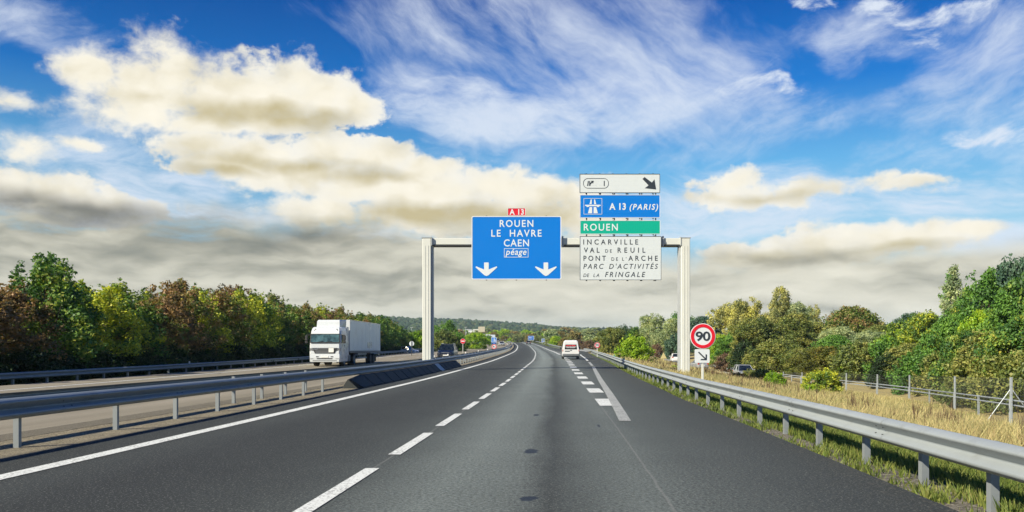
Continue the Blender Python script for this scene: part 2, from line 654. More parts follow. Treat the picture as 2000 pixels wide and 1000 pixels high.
def strip(name, y0, y1, ul, ur, zoff, mat, parent=None, dy=1.5, nu=6, dzf=None, y_list=None, sag=None):
    """a sheet following the road between lateral offsets ul and ur (numbers or functions of y)"""
    ys = np.arange(y0, y1 + dy * 0.5, dy) if y_list is None else np.asarray(y_list, float)
    fl = ul if callable(ul) else (lambda q: np.full_like(q, ul))
    fr = ur if callable(ur) else (lambda q: np.full_like(q, ur))
    L, Rr = fl(ys), fr(ys)
    t = np.linspace(0, 1, nu + 1)
    U = L[:, None] * (1 - t) + Rr[:, None] * t
    Y = np.repeat(ys[:, None], nu + 1, 1)
    X = XC(Y) + U
    Z = ZR(Y) + zoff
    if dzf is not None:
        Z = Z + dzf(Y)
    V = np.stack([X, Y, Z], -1).reshape(-1, 3)
    UV = np.stack([U, Y], -1).reshape(-1, 2)
    n, k = len(ys), nu + 1
    i = (np.arange(n - 1)[:, None] * k + np.arange(nu)[None]).ravel()
    F = np.stack([i, i + 1, i + k + 1, i + k], -1)
    return np_mesh(name, V, F, mat, parent, uv=UV)


YL = np.concatenate([np.arange(-30, 120, 1.5), np.arange(120, 300, 4), np.arange(300, 760, 10)])

# ---------------------------------------------------------------- asphalt, paint and soil materials
def make_ground_mats():
    # dark motorway asphalt: u across the road, v along it
    m, t, out = new_mat('asphalt_dark')
    uv = t.n('ShaderNodeUVMap').outputs[0]
    u, v, _ = t.sep(uv)[0:3]
    ob = t.n('ShaderNodeTexCoord').outputs['Object']
    grain = t.noise(ob, 26.0, 4.0, 0.75)
    speck = t.sstep(t.noise(ob, 44.0, 2.0, 0.5), 0.58, 0.70)
    slow = t.noise(t.v('MULTIPLY', uv, (0.9, 0.10, 1)), 1.0, 5.0, 0.6)
    blot = t.noise(uv, 0.45, 5.0, 0.6)
    w = t.m('ADD', u, t.m('ADD', t.m('MULTIPLY', t.m("SUBTRACT", slow, 0.5), 0.7), t.m("MULTIPLY", t.m("SUBTRACT", t.noise(uv, 3.5, 4.0, .65), .5), .4)))
    tracks = t.ramp(t.lin(w, -6.0, 10.0), [
        (0.00, (.030,) * 3), (0.09, (.026,) * 3), (0.15, (.038,) * 3), (0.205, (.022,) * 3), (0.27, (.025,) * 3), (0.33, (.036,) * 3),
        (0.38, (.064,) * 3), (0.44, (.150,) * 3), (0.485, (.120,) * 3), (0.510, (.040,) * 3), (0.540, (.088,) * 3), (0.57, (.115,) * 3), (0.62, (.072,) * 3),
        (0.68, (.046,) * 3), (0.74, (.030,) * 3), (1.0, (.026,) * 3)])
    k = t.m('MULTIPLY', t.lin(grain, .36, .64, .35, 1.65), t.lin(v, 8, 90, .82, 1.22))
    k = t.m('MULTIPLY', k, t.m('ADD', 0.72, t.m('MULTIPLY', blot, 0.56)))
    c = t.v('MULTIPLY', tracks, t.comb(k, k, k))
    c = t.v('MULTIPLY', c, (0.91, 1.06, 1.0))
    c = t.mix(t.m('MULTIPLY', speck, 0.75), c, (.22, .225, .205))
    c = t.mix(t.sstep(t.noise(ob, 31.0, 3.0, .6), .40, .30, 0, .55), c, (.018, .019, .019))
    # thin sealed joints along the lane edges
    for uu, amt in ((3.32, .34), (0.0, .34)):
        wob = t.m('MULTIPLY', t.m('SUBTRACT', t.noise(uv, 1.2, 3.0), 0.5), 0.05)
        dj = t.m('ABSOLUTE', t.m('ADD', t.m('SUBTRACT', u, uu), wob))
        c = t.mix(t.sstep(dj, 0.022, 0.006, 0, amt), c, (.20, .20, .19))
    # two oil stains in the lane ahead
    for su, sv, ru, rv in ((1.86, 12.0, .115, .30), (1.98, 8.2, .105, .14), (1.75, 18.6, .07, .3), (3.0, 16.0, .03, .3)):
        q = t.v('MULTIPLY', t.v('SUBTRACT', uv, (su, sv, 0)), (1 / ru, 1 / rv, 0))
        dq = t.m('ADD', t.v('LENGTH', q), t.m('MULTIPLY', t.m('SUBTRACT', t.noise(uv, 9.0, 3.0), 0.5), 1.1))
        c = t.mix(t.sstep(dq, 1.0, 0.7, 0, .88), c, (.006, .013, .028))
    # loose grit gathering by the right edge of the shoulder
    eg = t.m('MULTIPLY', t.sstep(u, 5.2, 5.9), t.sstep(t.noise(ob, 11.0, 5.0, 0.7), 0.52, 0.66))
    c = t.mix(t.m('MULTIPLY', eg, .5), c, (.13, .115, .09))
    bsdf(t, out, color=c, rough=t.m('ADD', .72, t.m('MULTIPLY', grain, .2)), spec=0.35, normal=bump(t, grain, 0.5, 0.012))

    # older reddish asphalt of the other carriageway
    m, t, out = new_mat('asphalt_beige')
    uv = t.n('ShaderNodeUVMap').outputs[0]
    u, v, _ = t.sep(uv)[0:3]
    ob = t.n('ShaderNodeTexCoord').outputs['Object']
    grain = t.noise(ob, 30.0, 3.0, 0.7)
    slow = t.noise(t.v('MULTIPLY', uv, (1.1, 0.06, 1)), 1.0, 5.0, 0.6)
    c = t.ramp(slow, [(0.3, (.165, .146, .108)), (0.5, (.205, .182, .138)), (0.7, (.25, .222, .172))])
    k = t.m('ADD', 0.72, t.m('MULTIPLY', grain, .56))
    c = t.v('MULTIPLY', c, t.comb(k, k, k))
    bsdf(t, out, color=c, rough=.85, spec=.3, normal=bump(t, grain, 0.4, 0.01))

    # pale grey asphalt: gore and ramps
    m, t, out = new_mat('asphalt_grey')
    ob = t.n('ShaderNodeTexCoord').outputs['Object']
    grain = t.noise(ob, 20.0, 3.0, 0.7)
    slow = t.noise(ob, .25, 5.0, 0.6)
    c = t.ramp(slow, [(0.3, (.22, .225, .215)), (0.7, (.32, .32, .30))])
    k = t.m('ADD', 0.75, t.m('MULTIPLY', grain, .5))
    c = t.v('MULTIPLY', c, t.comb(k, k, k))
    bsdf(t, out, color=c, rough=.85, spec=.3)

    # road paint, worn
    for nm, colr, wear in (('paint_white', (.60, .62, .60), .54), ('paint_worn', (.36, .375, .36), .48)):
        m, t, out = new_mat(nm)
        ob = t.n('ShaderNodeTexCoord').outputs['Object']
        g = t.noise(ob, 26.0, 4.0, 0.7)
        s = t.noise(ob, 1.3, 5.0, 0.6)
        k = t.m('ADD', .80, t.m('MULTIPLY', s, .4))
        c = t.v('MULTIPLY', colr, t.comb(k, k, k))
        c = t.mix(t.sstep(t.m('ADD', g, t.m('MULTIPLY', s, .35)), wear + .12, wear + .28, 0, .8), c, (.14, .14, .135))
        bsdf(t, out, color=c, rough=.7, spec=.3, normal=bump(t, g, 0.25, 0.006))

    # median: compacted gravel
    m, t, out = new_mat('gravel_median')
    ob = t.n('ShaderNodeTexCoord').outputs['Object']
    uv = t.n('ShaderNodeUVMap').outputs[0]
    u, v, _ = t.sep(uv)[0:3]
    g = t.noise(ob, 34.0, 4.0, 0.75)
    s = t.noise(ob, 1.6, 6.0, 0.65)
    c = t.ramp(g, [(.32, (.065, .055, .038)), (.48, (.19, .165, .115)), (.6, (.31, .27, .195)), (.74, (.58, .52, .42))])
    k = t.m('ADD', .60, t.m('MULTIPLY', s, .8))
    c = t.v('MULTIPLY', c, t.comb(k, k, k))
    seam = t.sstep(t.m('ABSOLUTE', t.m('ADD', t.m('SUBTRACT', u, -6.66), t.m('MULTIPLY', t.m('SUBTRACT', t.noise(uv, 2.0, 3.0), .5), .16))), .05, .015)
    c = t.mix(t.m('MULTIPLY', seam, .8), c, (.02, .018, .014))
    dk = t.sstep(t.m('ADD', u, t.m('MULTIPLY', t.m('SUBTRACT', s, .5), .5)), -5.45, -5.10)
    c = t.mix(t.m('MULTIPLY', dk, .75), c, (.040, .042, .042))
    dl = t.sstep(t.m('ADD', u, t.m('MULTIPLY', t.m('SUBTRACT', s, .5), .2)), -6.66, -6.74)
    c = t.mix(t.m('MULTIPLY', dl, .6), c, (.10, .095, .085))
    bsdf(t, out, color=c, rough=.92, spec=.2, normal=bump(t, g, 0.9, 0.03))

    # natural ground
    m, t, out = new_mat('soil_grass')
    ob = t.n('ShaderNodeTexCoord').outputs['Object']
    uv = t.n('ShaderNodeUVMap').outputs[0]
    u, v, _ = t.sep(uv)[0:3]
    g = t.noise(ob, 16.0, 5.0, 0.7)
    s = t.noise(ob, .7, 6.0, 0.6)
    green = t.ramp(g, [(.3, (.035, .050, .010)), (.5, (.090, .125, .026)), (.7, (.17, .20, .055))])
    straw = t.ramp(g, [(.3, (.16, .13, .055)), (.5, (.34, .28, .13)), (.7, (.46, .38, .20))])
    f = t.m('ADD', t.sstep(u, 8.6, 10.4), t.m('MULTIPLY', t.m('SUBTRACT', s, .5), 1.6))
    far = t.sstep(v, 170, 230)
    f = t.m('MULTIPLY', t.m('MAXIMUM', t.sstep(f, .35, .75), 0.0), t.m('SUBTRACT', 1.0, far))
    lf = t.m('MULTIPLY', t.sstep(u, -21.0, -22.0), t.sstep(s, .42, .60))
    f = t.m('MAXIMUM', f, t.m('MULTIPLY', lf, .6))
    c = t.mix(f, green, straw)
    gr = t.ramp(g, [(.3, (.05, .045, .038)), (.5, (.13, .12, .10)), (.72, (.36, .33, .28))])
    gv = t.m('MULTIPLY', t.sstep(t.m('ADD', u, t.m('MULTIPLY', t.m('SUBTRACT', t.noise(ob, 2.2, 4.0), .5), .9)), 7.05, 6.55),
             t.sstep(u, 0.0, 1.0))
    gv = t.m('MULTIPLY', gv, t.sstep(v, 60, 40))
    c = t.mix(gv, c, gr)
    bsdf(t, out, color=c, rough=.95, spec=.1, normal=bump(t, g, 0.8, 0.05))


make_ground_mats()

# ---------------------------------------------------------------- the ground as one sheet to the horizon
def build_ground():
    us = np.concatenate([[-4000, -1800, -800, -350, -160, -90, -60, -45, -36, -30], np.arange(-27, -20.1, .6), [-19, -15, -10, -6, -2, 2, 5],
                         np.arange(5.6, 12, .5), np.arange(12, 38, .8), [40, 44, 50, 60, 75, 100, 160, 300, 600, 1200, 2500, 5000]])
    ys = np.concatenate([[-300, -120, -60, -40], np.arange(-30, 110, 1.5), np.arange(110, 300, 4), np.arange(300, 700, 12), [720, 800, 1000, 1400, 2200, 3500, 6000, 9000]])
    Y, U = np.meshgrid(ys, us, indexing='ij')
    X = XC(np.clip(Y, -60, 1390)) + U
    Z = GZ(U, Y)
    wob = bumps(X, Y, .8, 3) * .07 * ((U > EU(Y) + 2) | (U < OPP_L(Y) - 2)) * (np.abs(U) < 60)
    Z = Z + wob
    V = np.stack([X, Y, Z], -1).reshape(-1, 3)
    UV = np.stack([U, Y], -1).reshape(-1, 2)
    n, k = Y.shape
    i = (np.arange(n - 1)[:, None] * k + np.arange(k - 1)[None]).ravel()
    F = np.stack([i, i + 1, i + k + 1, i + k], -1)
    o = np_mesh('ground', V, F, M('soil_grass'), smooth=True, uv=UV)
    tag(o, kind='structure')


build_ground()


def dashes(name, y_pairs, u0, u1, mat, parent, z=0.008, uf=None):
    V, F = [], []
    for (a, b) in y_pairs:
        ys = np.linspace(a, b, max(2, int((b - a) / 1.5) + 1))
        base = len(V)
        for q in ys:
            o = uf(q) if uf else 0.0
            for uu in (u0, u1):
                V.append((float(XC(q)) + uu + o, q, float(ZR(q)) + z))
        for j in range(len(ys) - 1):
            b0 = base + 2 * j
            F.append((b0, b0 + 1, b0 + 3, b0 + 2))
    return np_mesh(name, np.array(V), np.array(F), mat, parent)


def build_roads():
    road = strip('road', 0, 0, -5.0, lambda y: EU(y), 0.0, M('asphalt_dark'), nu=14, y_list=YL)
    tag(road, kind='structure')
    strip('edge_line', 0, 0, -4.16, -3.90, 0.008, M('paint_white'), road, nu=1, y_list=YL)
    first = 7.25
    pairs = [(first + 4.33 * k, first + 4.33 * k + 3.0) for k in range(-2, 32)]
    dashes('lane_line', pairs, -.085, .085, M('paint_white'), road)
    strip('lane_line', 140, 420, -.085, .085, 0.008, M('paint_white'), road, nu=1, dy=5)
    pairs = [(21.6 + 6.5 * k, 24.6 + 6.5 * k) for k in range(0, 13)]
    dashes('exit_line', pairs, 3.30, 3.78, M('paint_white'), road)
    # edge line that peels off along the exit lane
    ey = np.array([17, 23, 40, 63, 87, 100, 120, 160, 200])
    eo = np.array([3.46, 3.65, 4.18, 4.95, 5.4, 5.75, 6.3, 8.3, 12.2])
    f = lambda y: np.interp(y, ey, eo)
    ys1 = np.arange(17, 64, 1.5)
    strip('exit_edge_line', 0, 0, lambda y: f(y) - .0, lambda y: f(y) + .24, 0.009, M('paint_worn'), road, nu=1, y_list=ys1)
    strip('exit_edge_line', 0, 0, lambda y: f(y), lambda y: f(y) + .22, 0.009, M('paint_worn'), road, nu=1, y_list=np.arange(66, 79, 1.5))
    strip('exit_edge_line', 0, 0, lambda y: f(y), lambda y: f(y) + .22, 0.009, M('paint_white'), road, nu=1, y_list=np.arange(84, 128, 2.0))
    # right edge line of the main carriageway beyond the gore
    strip('edge_line', 0, 0, 3.45, 3.7, 0.008, M('paint_white'), road, nu=1, y_list=np.concatenate([np.arange(125, 300, 4), np.arange(300, 700, 10)]))
    # hatch at the nose of the gore
    gy = [(112 + 6 * k, 113.6 + 6 * k) for k in range(9)]
    gm = []
    V, F = [], []
    for a, b in gy:
        w = (a - 108) * 0.050
        for q, sh in ((a, 0), (b, 0)):
            for uu in (3.7, 3.7 + w + .4):
                V.append((float(XC(q)) + uu, q + (uu - 3.7) * 1.1, float(ZR(q)) + .010))
        n = len(V) - 4
        F.append((n, n + 1, n + 3, n + 2))
    np_mesh('gore_hatch', np.array(V), np.array(F), M('paint_worn'), road)
    gy = np.arange(120, 236, 4.0)
    V, F = [], []
    for q in gy:
        rr = max(3.9, float(np.interp(q, RAMP_Y, RAMP_U)) - 3.4)
        dz = .006 + float(np.interp(q, RAMP_Y, RAMP_D))
        for uu, zz in ((3.72, .006), ((3.72 + rr) / 2, .006 + dz * .3), (rr, dz)):
            V.append((float(XC(q)) + uu, q, float(ZR(q)) + zz))
    for i in range(len(gy) - 1):
        for j in range(2):
            n = i * 3 + j
            F.append((n, n + 1, n + 4, n + 3))
    np_mesh('gore_surface', np.array(V), np.array(F), M('asphalt_grey'), road)

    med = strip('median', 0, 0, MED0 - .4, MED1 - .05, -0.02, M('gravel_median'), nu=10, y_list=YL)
    tag(med, kind='structure')
    opp = strip('opposite_road', 0, 0, OPP_L, MED0 - .2, 0.0, M('asphalt_beige'), nu=10, y_list=YL, dzf=OPP_DZ)
    tag(opp, kind='structure')
    dz = lambda y: OPP_DZ(y)
    strip('edge_line', 0, 0, -7.42, -7.22, 0.008, M('paint_white'), opp, nu=1, y_list=YL, dzf=dz)
    for c, per, ln in ((-11.0, 13, 3), (-14.6, 13, 3)):
        V, F = [], []
        for kk in range(1, 34):
            a = kk * per
            for q in (a, a + ln):
                for uu in (c - .08, c + .08):
                    V.append((float(XC(q)) + uu, q, float(ZR(q) + OPP_DZ(q)) + .008))
            n = len(V) - 4
            F.append((n, n + 1, n + 3, n + 2))
        np_mesh('lane_line', np.array(V), np.array(F), M('paint_white'), opp)
    strip('edge_line', 0, 0, lambda y: OPP_L(y) + 2.6, lambda y: OPP_L(y) + 2.82, 0.008, M('paint_white'), opp, nu=1, y_list=YL, dzf=dz)

    # exit ramp
    ys = np.arange(165, 456, 5.0)
    V, F, UVs = [], [], []
    for q in ys:
        ru, rd = float(np.interp(q, RAMP_Y, RAMP_U)), float(np.interp(q, RAMP_Y, RAMP_D))
        for tt in (-4.0, 0, 4.0):
            V.append((float(XC(q)) + ru + tt, q, float(ZR(q)) + rd + .006))
            UVs.append((tt, q))
    for i in range(len(ys) - 1):
        for j in range(2):
            b = i * 3 + j
            F.append((b, b + 1, b + 4, b + 3))
    r = np_mesh('exit_ramp', np.array(V), np.array(F), M('asphalt_grey'), uv=UVs)
    tag(r, kind='structure')
    # low road beyond the meadow
    ys = np.concatenate([np.arange(80, 110, 2.0), np.arange(110, 232, 4.0)])
    V, F = [], []
    for q in ys:
        fu = float(FU(q))
        for tt in (-6.0, -3.4, -.9):
            V.append((float(XC(q)) + fu + tt, q, float(LOW_Z(q)) + .05))
    for i in range(len(ys) - 1):
        for j in range(2):
            b = i * 3 + j
            F.append((b, b + 1, b + 4, b + 3))
    r = np_mesh('service_road', np.array(V), np.array(F), M('asphalt_grey'))
    tag(r, kind='structure')


build_roads()

# ---------------------------------------------------------------- guardrails
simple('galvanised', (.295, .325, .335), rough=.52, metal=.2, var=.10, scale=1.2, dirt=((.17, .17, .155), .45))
simple('galvanised_shaded', (.20, .235, .26), rough=.5, metal=.25, var=.14, scale=1.2, dirt=((.10, .105, .105), .6))  # darker galvanised copy, shade on the left-hand rails put into its colour
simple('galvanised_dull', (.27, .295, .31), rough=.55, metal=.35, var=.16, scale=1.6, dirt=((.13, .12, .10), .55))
simple('bolt_dark', (.06, .065, .07), rough=.6, metal=.5)
simple('white_plastic', (.78, .78, .76), rough=.5)
simple('green_reflector', (.03, .34, .22), rough=.3, spec=.7)
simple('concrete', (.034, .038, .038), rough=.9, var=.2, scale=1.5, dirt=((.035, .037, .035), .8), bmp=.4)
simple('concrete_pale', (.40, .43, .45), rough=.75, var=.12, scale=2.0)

W_PROF = [(-.000, .310), (.014, .308), (.034, .302), (.086, .278), (.100, .262), (.103, .248), (.096, .234), (.020, .166), (.010, .152), (.010, .142),
          (.020, .130), (.094, .092), (.103, .078), (.103, .058), (.092, .044), (.030, .012), (.014, .003), (-.000, .000)]


def sweep_rail(name, ufun, zfun, ys, side, zb, mat, parent, prof=W_PROF, thick=.004, splice=None):
    """W profile swept along the road, corrugations towards +u when side is 1; a sheet with real thickness"""
    V, F = [], []
    pr = list(prof) + [(d - thick, z) for d, z in reversed(prof)]
    n = len(pr)
    for q in ys:
        grow = 1.0
        u0, z0 = float(ufun(q)), float(zfun(q))
        for d, z in pr:
            V.append((float(XC(q)) + u0 + side * d, q, z0 + zb + z))
    for i in range(len(ys) - 1):
        for j in range(n):
            k = (j + 1) % n
            a, b, c, d = i * n + j, i * n + k, (i + 1) * n + k, (i + 1) * n + j
            F.append((a, b, c, d))
    base = len(V)
    if splice is not None:
        for q in splice:
            for s0 in (q,):
                st = len(V)
                for qq in (q - .16, q + .16):
                    u0, z0 = float(ufun(qq)), float(zfun(qq))
                    for d, z in pr:
                        V.append((float(XC(qq)) + u0 + side * (d + .004), qq, z0 + zb + z))
                for j in range(n):
                    k = (j + 1) % n
                    F.append((st + j, st + k, st + n + k, st + n + j))
    nf = len(F)
    for q in (splice if splice is not None else []):
        if q > 45:
            break
        for dy in (-.11, .11):
            for d, z in ((.052, .205), (.060, .105)):
                qq = q + dy
                cx, cz = float(XC(qq)) + float(ufun(qq)) + side * (d + .006), float(zfun(qq)) + zb + z
                st = len(V)
                V += [(cx + sx * .008, qq + sy * .012, cz + sz * .012) for sx in (-1, 1) for sy in (-1, 1) for sz in (-1, 1)]
                F += [tuple(st + k for k in f) for f in ((0, 1, 3, 2), (4, 6, 7, 5), (0, 4, 5, 1), (2, 3, 7, 6), (0, 2, 6, 4), (1, 5, 7, 3))]
    V, F = np.array(V), np.array(F)
    if side > 0:
        F = F[:, ::-1]
    o = np_mesh(name, V, F, mat, parent)
    o.data.materials.append(M('bolt_dark'))
    mi = np.zeros(len(F), dtype=np.int32)
    mi[nf:] = 1
    o.data.polygons.foreach_set('material_index', mi)
    return o


def post_mesh(h, below=.5):
    """C-section steel post, open to the back"""
    b = MB()
    t = .006
    b.box((0, 0, (h - below) / 2), (.055, t, h + below))
    b.box((.0275 - t / 2, .030, (h - below) / 2), (t, .060 - t, h + below))
    b.box((-.0275 + t / 2, .030, (h - below) / 2), (t, .060 - t, h + below))
    return b


def guardrail(label, ufun, zfun, y0, y1, post_ys, side, zb=.44, splice_to=90, mat='galvanised', sp0=0.0, stuff_posts=(), refl=(), group=None, refl_mat='white_plastic', post_scale=1.0):
    root = empty('guardrail', (0, 0, 0))
    tag(root, label, 'guardrail', group)
    ys = np.unique(np.concatenate([np.arange(y0, min(y1, 60), .8), np.arange(max(y0, min(y1, 60)), y1 + .1, 2.5), [y0, y1]]))
    sp = [q for q in np.arange(sp0, splice_to, 4.0) if q > y0 + .3]
    sweep_rail('rail', ufun, zfun, ys, side, zb, M(mat), root, splice=sp)
    proto = None
    for q in post_ys:
        loc = (float(XC(q)) + float(ufun(q)) - side * .125, q, float(zfun(q)))
        if proto is None:
            proto = post_mesh(zb + .28).build('post', M('galvanised_dull'), root)
            proto.location = loc
            proto.scale = (post_scale * 1.45, post_scale * 1.4, 1)
        else:
            c = proto.copy()
            COL.objects.link(c)
            c.location = loc
            c.rotation_euler = (0, 0, random.uniform(-.04, .04))
    # spacers between rail and posts
    sp0_ = None
    for q in post_ys:
        if q > 40:
            break
        loc = (float(XC(q)) + float(ufun(q)) - side * .05, q, float(zfun(q)) + zb + .155)
        if sp0_ is None:
            b = MB()
            b.box((0, 0, 0), (.10, .10, .10), bev=.012)
            sp0_ = b.build('spacer', M('galvanised_dull'), root, loc=loc)
        else:
            c = sp0_.copy()
            COL.objects.link(c)
            c.location = loc
    if len(stuff_posts):
        b = MB()
        for q in stuff_posts:
            b.box((float(XC(q)) + float(ufun(q)) - side * .085, q, float(zfun(q)) + .3), (.09, .07, .75))
        tag(b.build('posts', M('galvanised_dull'), root), kind='stuff')
    for q in refl:
        b = MB()
        p = (float(XC(q)) + float(ufun(q)) - side * .02, q, float(zfun(q)) + zb + .31)
        b.box((p[0], p[1], p[2] + .07), (.10, .02, .14), bev=.008)
        b.box((p[0], p[1], p[2] + .0), (.03, .05, .06))
        b.build('reflector', M(refl_mat), root)
    return root


def build_guardrails():
    zmed = lambda y: ZR(y) - .02
    # right side, beside the shoulder
    ru = lambda y: EU(y) + .42
    posts_r = [4.4, 6.2, 7.98, 9.52, 11.33, 13.4] + list(np.arange(15.4, 150, 2.0))
    guardrail('long galvanised guardrail with a bright sunlit face along the right shoulder, beside the dry meadow',
              ru, lambda y: ZR(y) - .06, 1.5, 176, posts_r[:96], -1, zb=.36, sp0=2.4, refl=(60.5, 75), refl_mat='green_reflector', group='motorway guardrails')
    # median, near rail
    nu_ = lambda y: np.full_like(np.asarray(y, float), -5.72)
    posts_n = [10.2, 12.6, 15.4, 17.8, 20.0, 22.4, 24.6, 26.8, 29.0] + list(np.arange(64, 222, 2.0))
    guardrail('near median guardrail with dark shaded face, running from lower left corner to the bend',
              nu_, zmed, 2.0, 400, posts_n[:92], 1, zb=.45, sp0=1.6, mat='galvanised_shaded', group='motorway guardrails')
    # median, far rail
    fu_ = lambda y: np.full_like(np.asarray(y, float), -6.70)
    posts_f = [22.9, 25.1, 27.3, 29.5] + list(np.arange(62, 130, 4.0))
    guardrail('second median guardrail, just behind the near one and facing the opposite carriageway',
              fu_, lambda y: ZR(y) - .02, 2.0, 400, posts_f, -1, zb=.45, sp0=1.6, splice_to=40, mat='galvanised_shaded', refl=(62, 70, 84, 100, 118, 140), group='motorway guardrails')
    # far verge of the opposite carriageway
    lu = lambda y: OPP_L(y) - 1.15
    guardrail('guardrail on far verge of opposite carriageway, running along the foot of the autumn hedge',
              lu, lambda y: ZR(y) + OPP_DZ(y) - .28, 22, 188, list(np.arange(25.5, 186, 2.6)), 1, zb=.45, sp0=23, splice_to=70, mat='galvanised_shaded', group='motorway guardrails',
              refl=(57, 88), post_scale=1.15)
    # beyond the junction on the left: two pieces further on
    lu2 = lambda y: np.interp(y, [150, 200, 300, 400], [-21.8, -21.3, -23.8, -25.0])
    guardrail('dark distant guardrail beside the grass verge under the no entry sign',
              lu2, lambda y: ZR(y) - .1, 150, 380, list(np.arange(152, 250, 4.0)), 1, zb=.45, splice_to=0, mat='galvanised_dull', group='motorway guardrails')
    # right edge of main road beyond the exit
    ru2 = lambda y: np.interp(y, [178, 200, 230, 300, 600], [6.9, 6.9, 6.9, 6.8, 6.8])
    guardrail('thin dark guardrail bordering the main road beyond the exit, behind the white van',
              ru2, lambda y: ZR(y), 186, 560, list(np.arange(188, 320, 4.0)), -1, zb=.42, splice_to=0, mat='galvanised_dull', group='motorway guardrails')
    lz = lambda y: ZR(y) + np.interp(y, RAMP_Y, RAMP_D)
    guardrail('dark guardrail on the left edge of the exit ramp, seen above the ramp surface',
              lambda y: np.interp(y, RAMP_Y, RAMP_U) - 4.4, lz, 214, 420, list(np.arange(216, 330, 4.0)), 1, zb=.42, splice_to=0, mat='galvanised_dull', group='motorway guardrails')


build_guardrails()


def build_barrier():
    root = empty('concrete_barrier', (float(XC(45)) - 5.4, 45, 0))
    tag(root, 'dark low sloping concrete barrier under the median guardrail, in front of the gantry post', 'barrier')
    ys = np.arange(31.6, 65.5, 2.0)
    for i, q in enumerate(ys):
        b = MB()
        rings = []
        for qq in (q + .03, q + 1.97):
            x0, z0 = float(XC(qq)) - root.location.x, float(ZR(qq)) - .02
            tip = 1.0
            if i == 0 and qq < q + 1:
                tip = .72
            top = .46 * tip
            rings.append([(x0 - 5.02, qq - 45, z0 - .1), (x0 - 5.02, qq - 45, z0 + .06), (x0 - 5.10, qq - 45, z0 + .09), (x0 - 5.48, qq - 45, z0 + top),
                          (x0 - 5.62, qq - 45, z0 + top), (x0 - 5.9, qq - 45, z0 - .1)])
        b.loft(rings)
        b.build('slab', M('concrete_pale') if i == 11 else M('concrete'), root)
        # rib at the joint
        b = MB()
        x0, z0 = float(XC(q)) - root.location.x, float(ZR(q)) - .02
        if i:
            b.poly([(x0 - 4.995, z0 - .1), (x0 - 4.995, z0 + .065), (x0 - 5.09, z0 + .105), (x0 - 5.47, z0 + .475), (x0 - 5.62, z0 + .47), (x0 - 5.9, z0 - .1)], .05, 'y', q - 45 - .025)
            b.build('joint_rib', M('concrete'), root)


build_barrier()

# ---------------------------------------------------------------- signs and gantry
simple('steel_cream', (.60, .61, .57), rough=.45, var=.03, scale=.8, dirt=((.50, .49, .44), .3))
simple('steel_grey', (.42, .44, .45), rough=.5, metal=.2, var=.1)
simple('steel_dark', (.045, .05, .055), rough=.55, metal=.3)
simple('sign_blue', (.0, .165, .60), rough=.45, var=.02, scale=.9, spec=.3)
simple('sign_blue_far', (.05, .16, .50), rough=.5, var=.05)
simple('sign_green', (.0, .36, .25), rough=.42, var=.02, scale=.9, spec=.35)
simple('sign_white', (.58, .625, .65), rough=.45, var=.012, scale=.9, spec=.35, dirt=((.50, .54, .56), .3))
simple('sign_letter_white', (.63, .67, .70), rough=.45, var=.03)
simple('sign_ink', (.022, .030, .042), rough=.5)
simple('sign_red', (.62, .006, .022), rough=.42, var=.05)
simple('sign_back', (.36, .37, .36), rough=.5, metal=.3, var=.1)
simple('sign_cream', (.46, .42, .32), rough=.6, var=.06)
simple('sign_yellow', (.52, .45, .22), rough=.6)


def text_mesh(body, bold=0.0, shear=0.0, spacing=1.0):
    cu = bpy.data.curves.new('txt', 'FONT')
    cu.body = body
    cu.size = 1.0
    cu.offset = bold
    cu.shear = shear
    cu.space_character = spacing
    cu.resolution_u = 3
    o = bpy.data.objects.new('txt', cu)
    COL.objects.link(o)
    dg = bpy.context.evaluated_depsgraph_get()
    dg.update()
    me = bpy.data.meshes.new_from_object(o.evaluated_get(dg))
    bpy.data.objects.remove(o)
    bpy.data.curves.remove(cu)
    n = len(me.vertices)
    co = np.empty(n * 3, dtype=np.float32)
    me.vertices.foreach_get('co', co)
    return me, co.reshape(-1, 3)


CAP_H = None


def lettering(body, x0, x1, zb, cap, y, mat, parent, bold=.018, shear=0.0, name='lettering', squeeze=.92):
    """text fitted between x0 and x1, baseline zb, capital height cap (metres), standing in the xz plane facing -y"""
    global CAP_H
    if CAP_H is None:
        _, c = text_mesh('H')
        CAP_H = float(c[:, 1].max() - c[:, 1].min())
    s = cap / CAP_H
    sx = s * (squeeze or 1.0)
    want = (x1 - x0) / sx
    sp = 1.0
    if len(body) > 1:
        _, a = text_mesh(body, bold / 2, shear, 1.0)
        wa = a[:, 0].max() - a[:, 0].min()
        _, b = text_mesh(body, bold / 2, shear, 1.6)
        wb = b[:, 0].max() - b[:, 0].min()
        sp = 1.0 + (want - wa) / max((wb - wa) / .6, 1e-4)
        sp = max(.7, min(sp, 4))
    me, c = text_mesh(body, bold, shear, sp)
    w = c[:, 0].max() - c[:, 0].min()
    if len(body) > 1:
        sx = (x1 - x0) / w
    x = (c[:, 0] - c[:, 0].min()) * sx + x0
    if len(body) == 1:
        x = x - w * sx / 2 + (x1 - x0) / 2
    z = c[:, 1] * s + zb
    out = np.stack([x, np.full_like(x, y), z], -1).astype(np.float32)
    me.vertices.foreach_set('co', out.ravel())
    me.update()
    me.name = name
    me.materials.clear()
    me.materials.append(mat)
    o = bpy.data.objects.new(name, me)
    return link(o, parent)


def rrect(x0, x1, z0, z1, r, n=5):
    pts = []
    for cx, cz, a0 in ((x1 - r, z1 - r, 0), (x0 + r, z1 - r, 90), (x0 + r, z0 + r, 180), (x1 - r, z0 + r, 270)):
        for i in range(n + 1):
            a = R(a0 + 90 * i / n)
            pts.append((cx + r * math.cos(a), cz + r * math.sin(a)))
    return pts


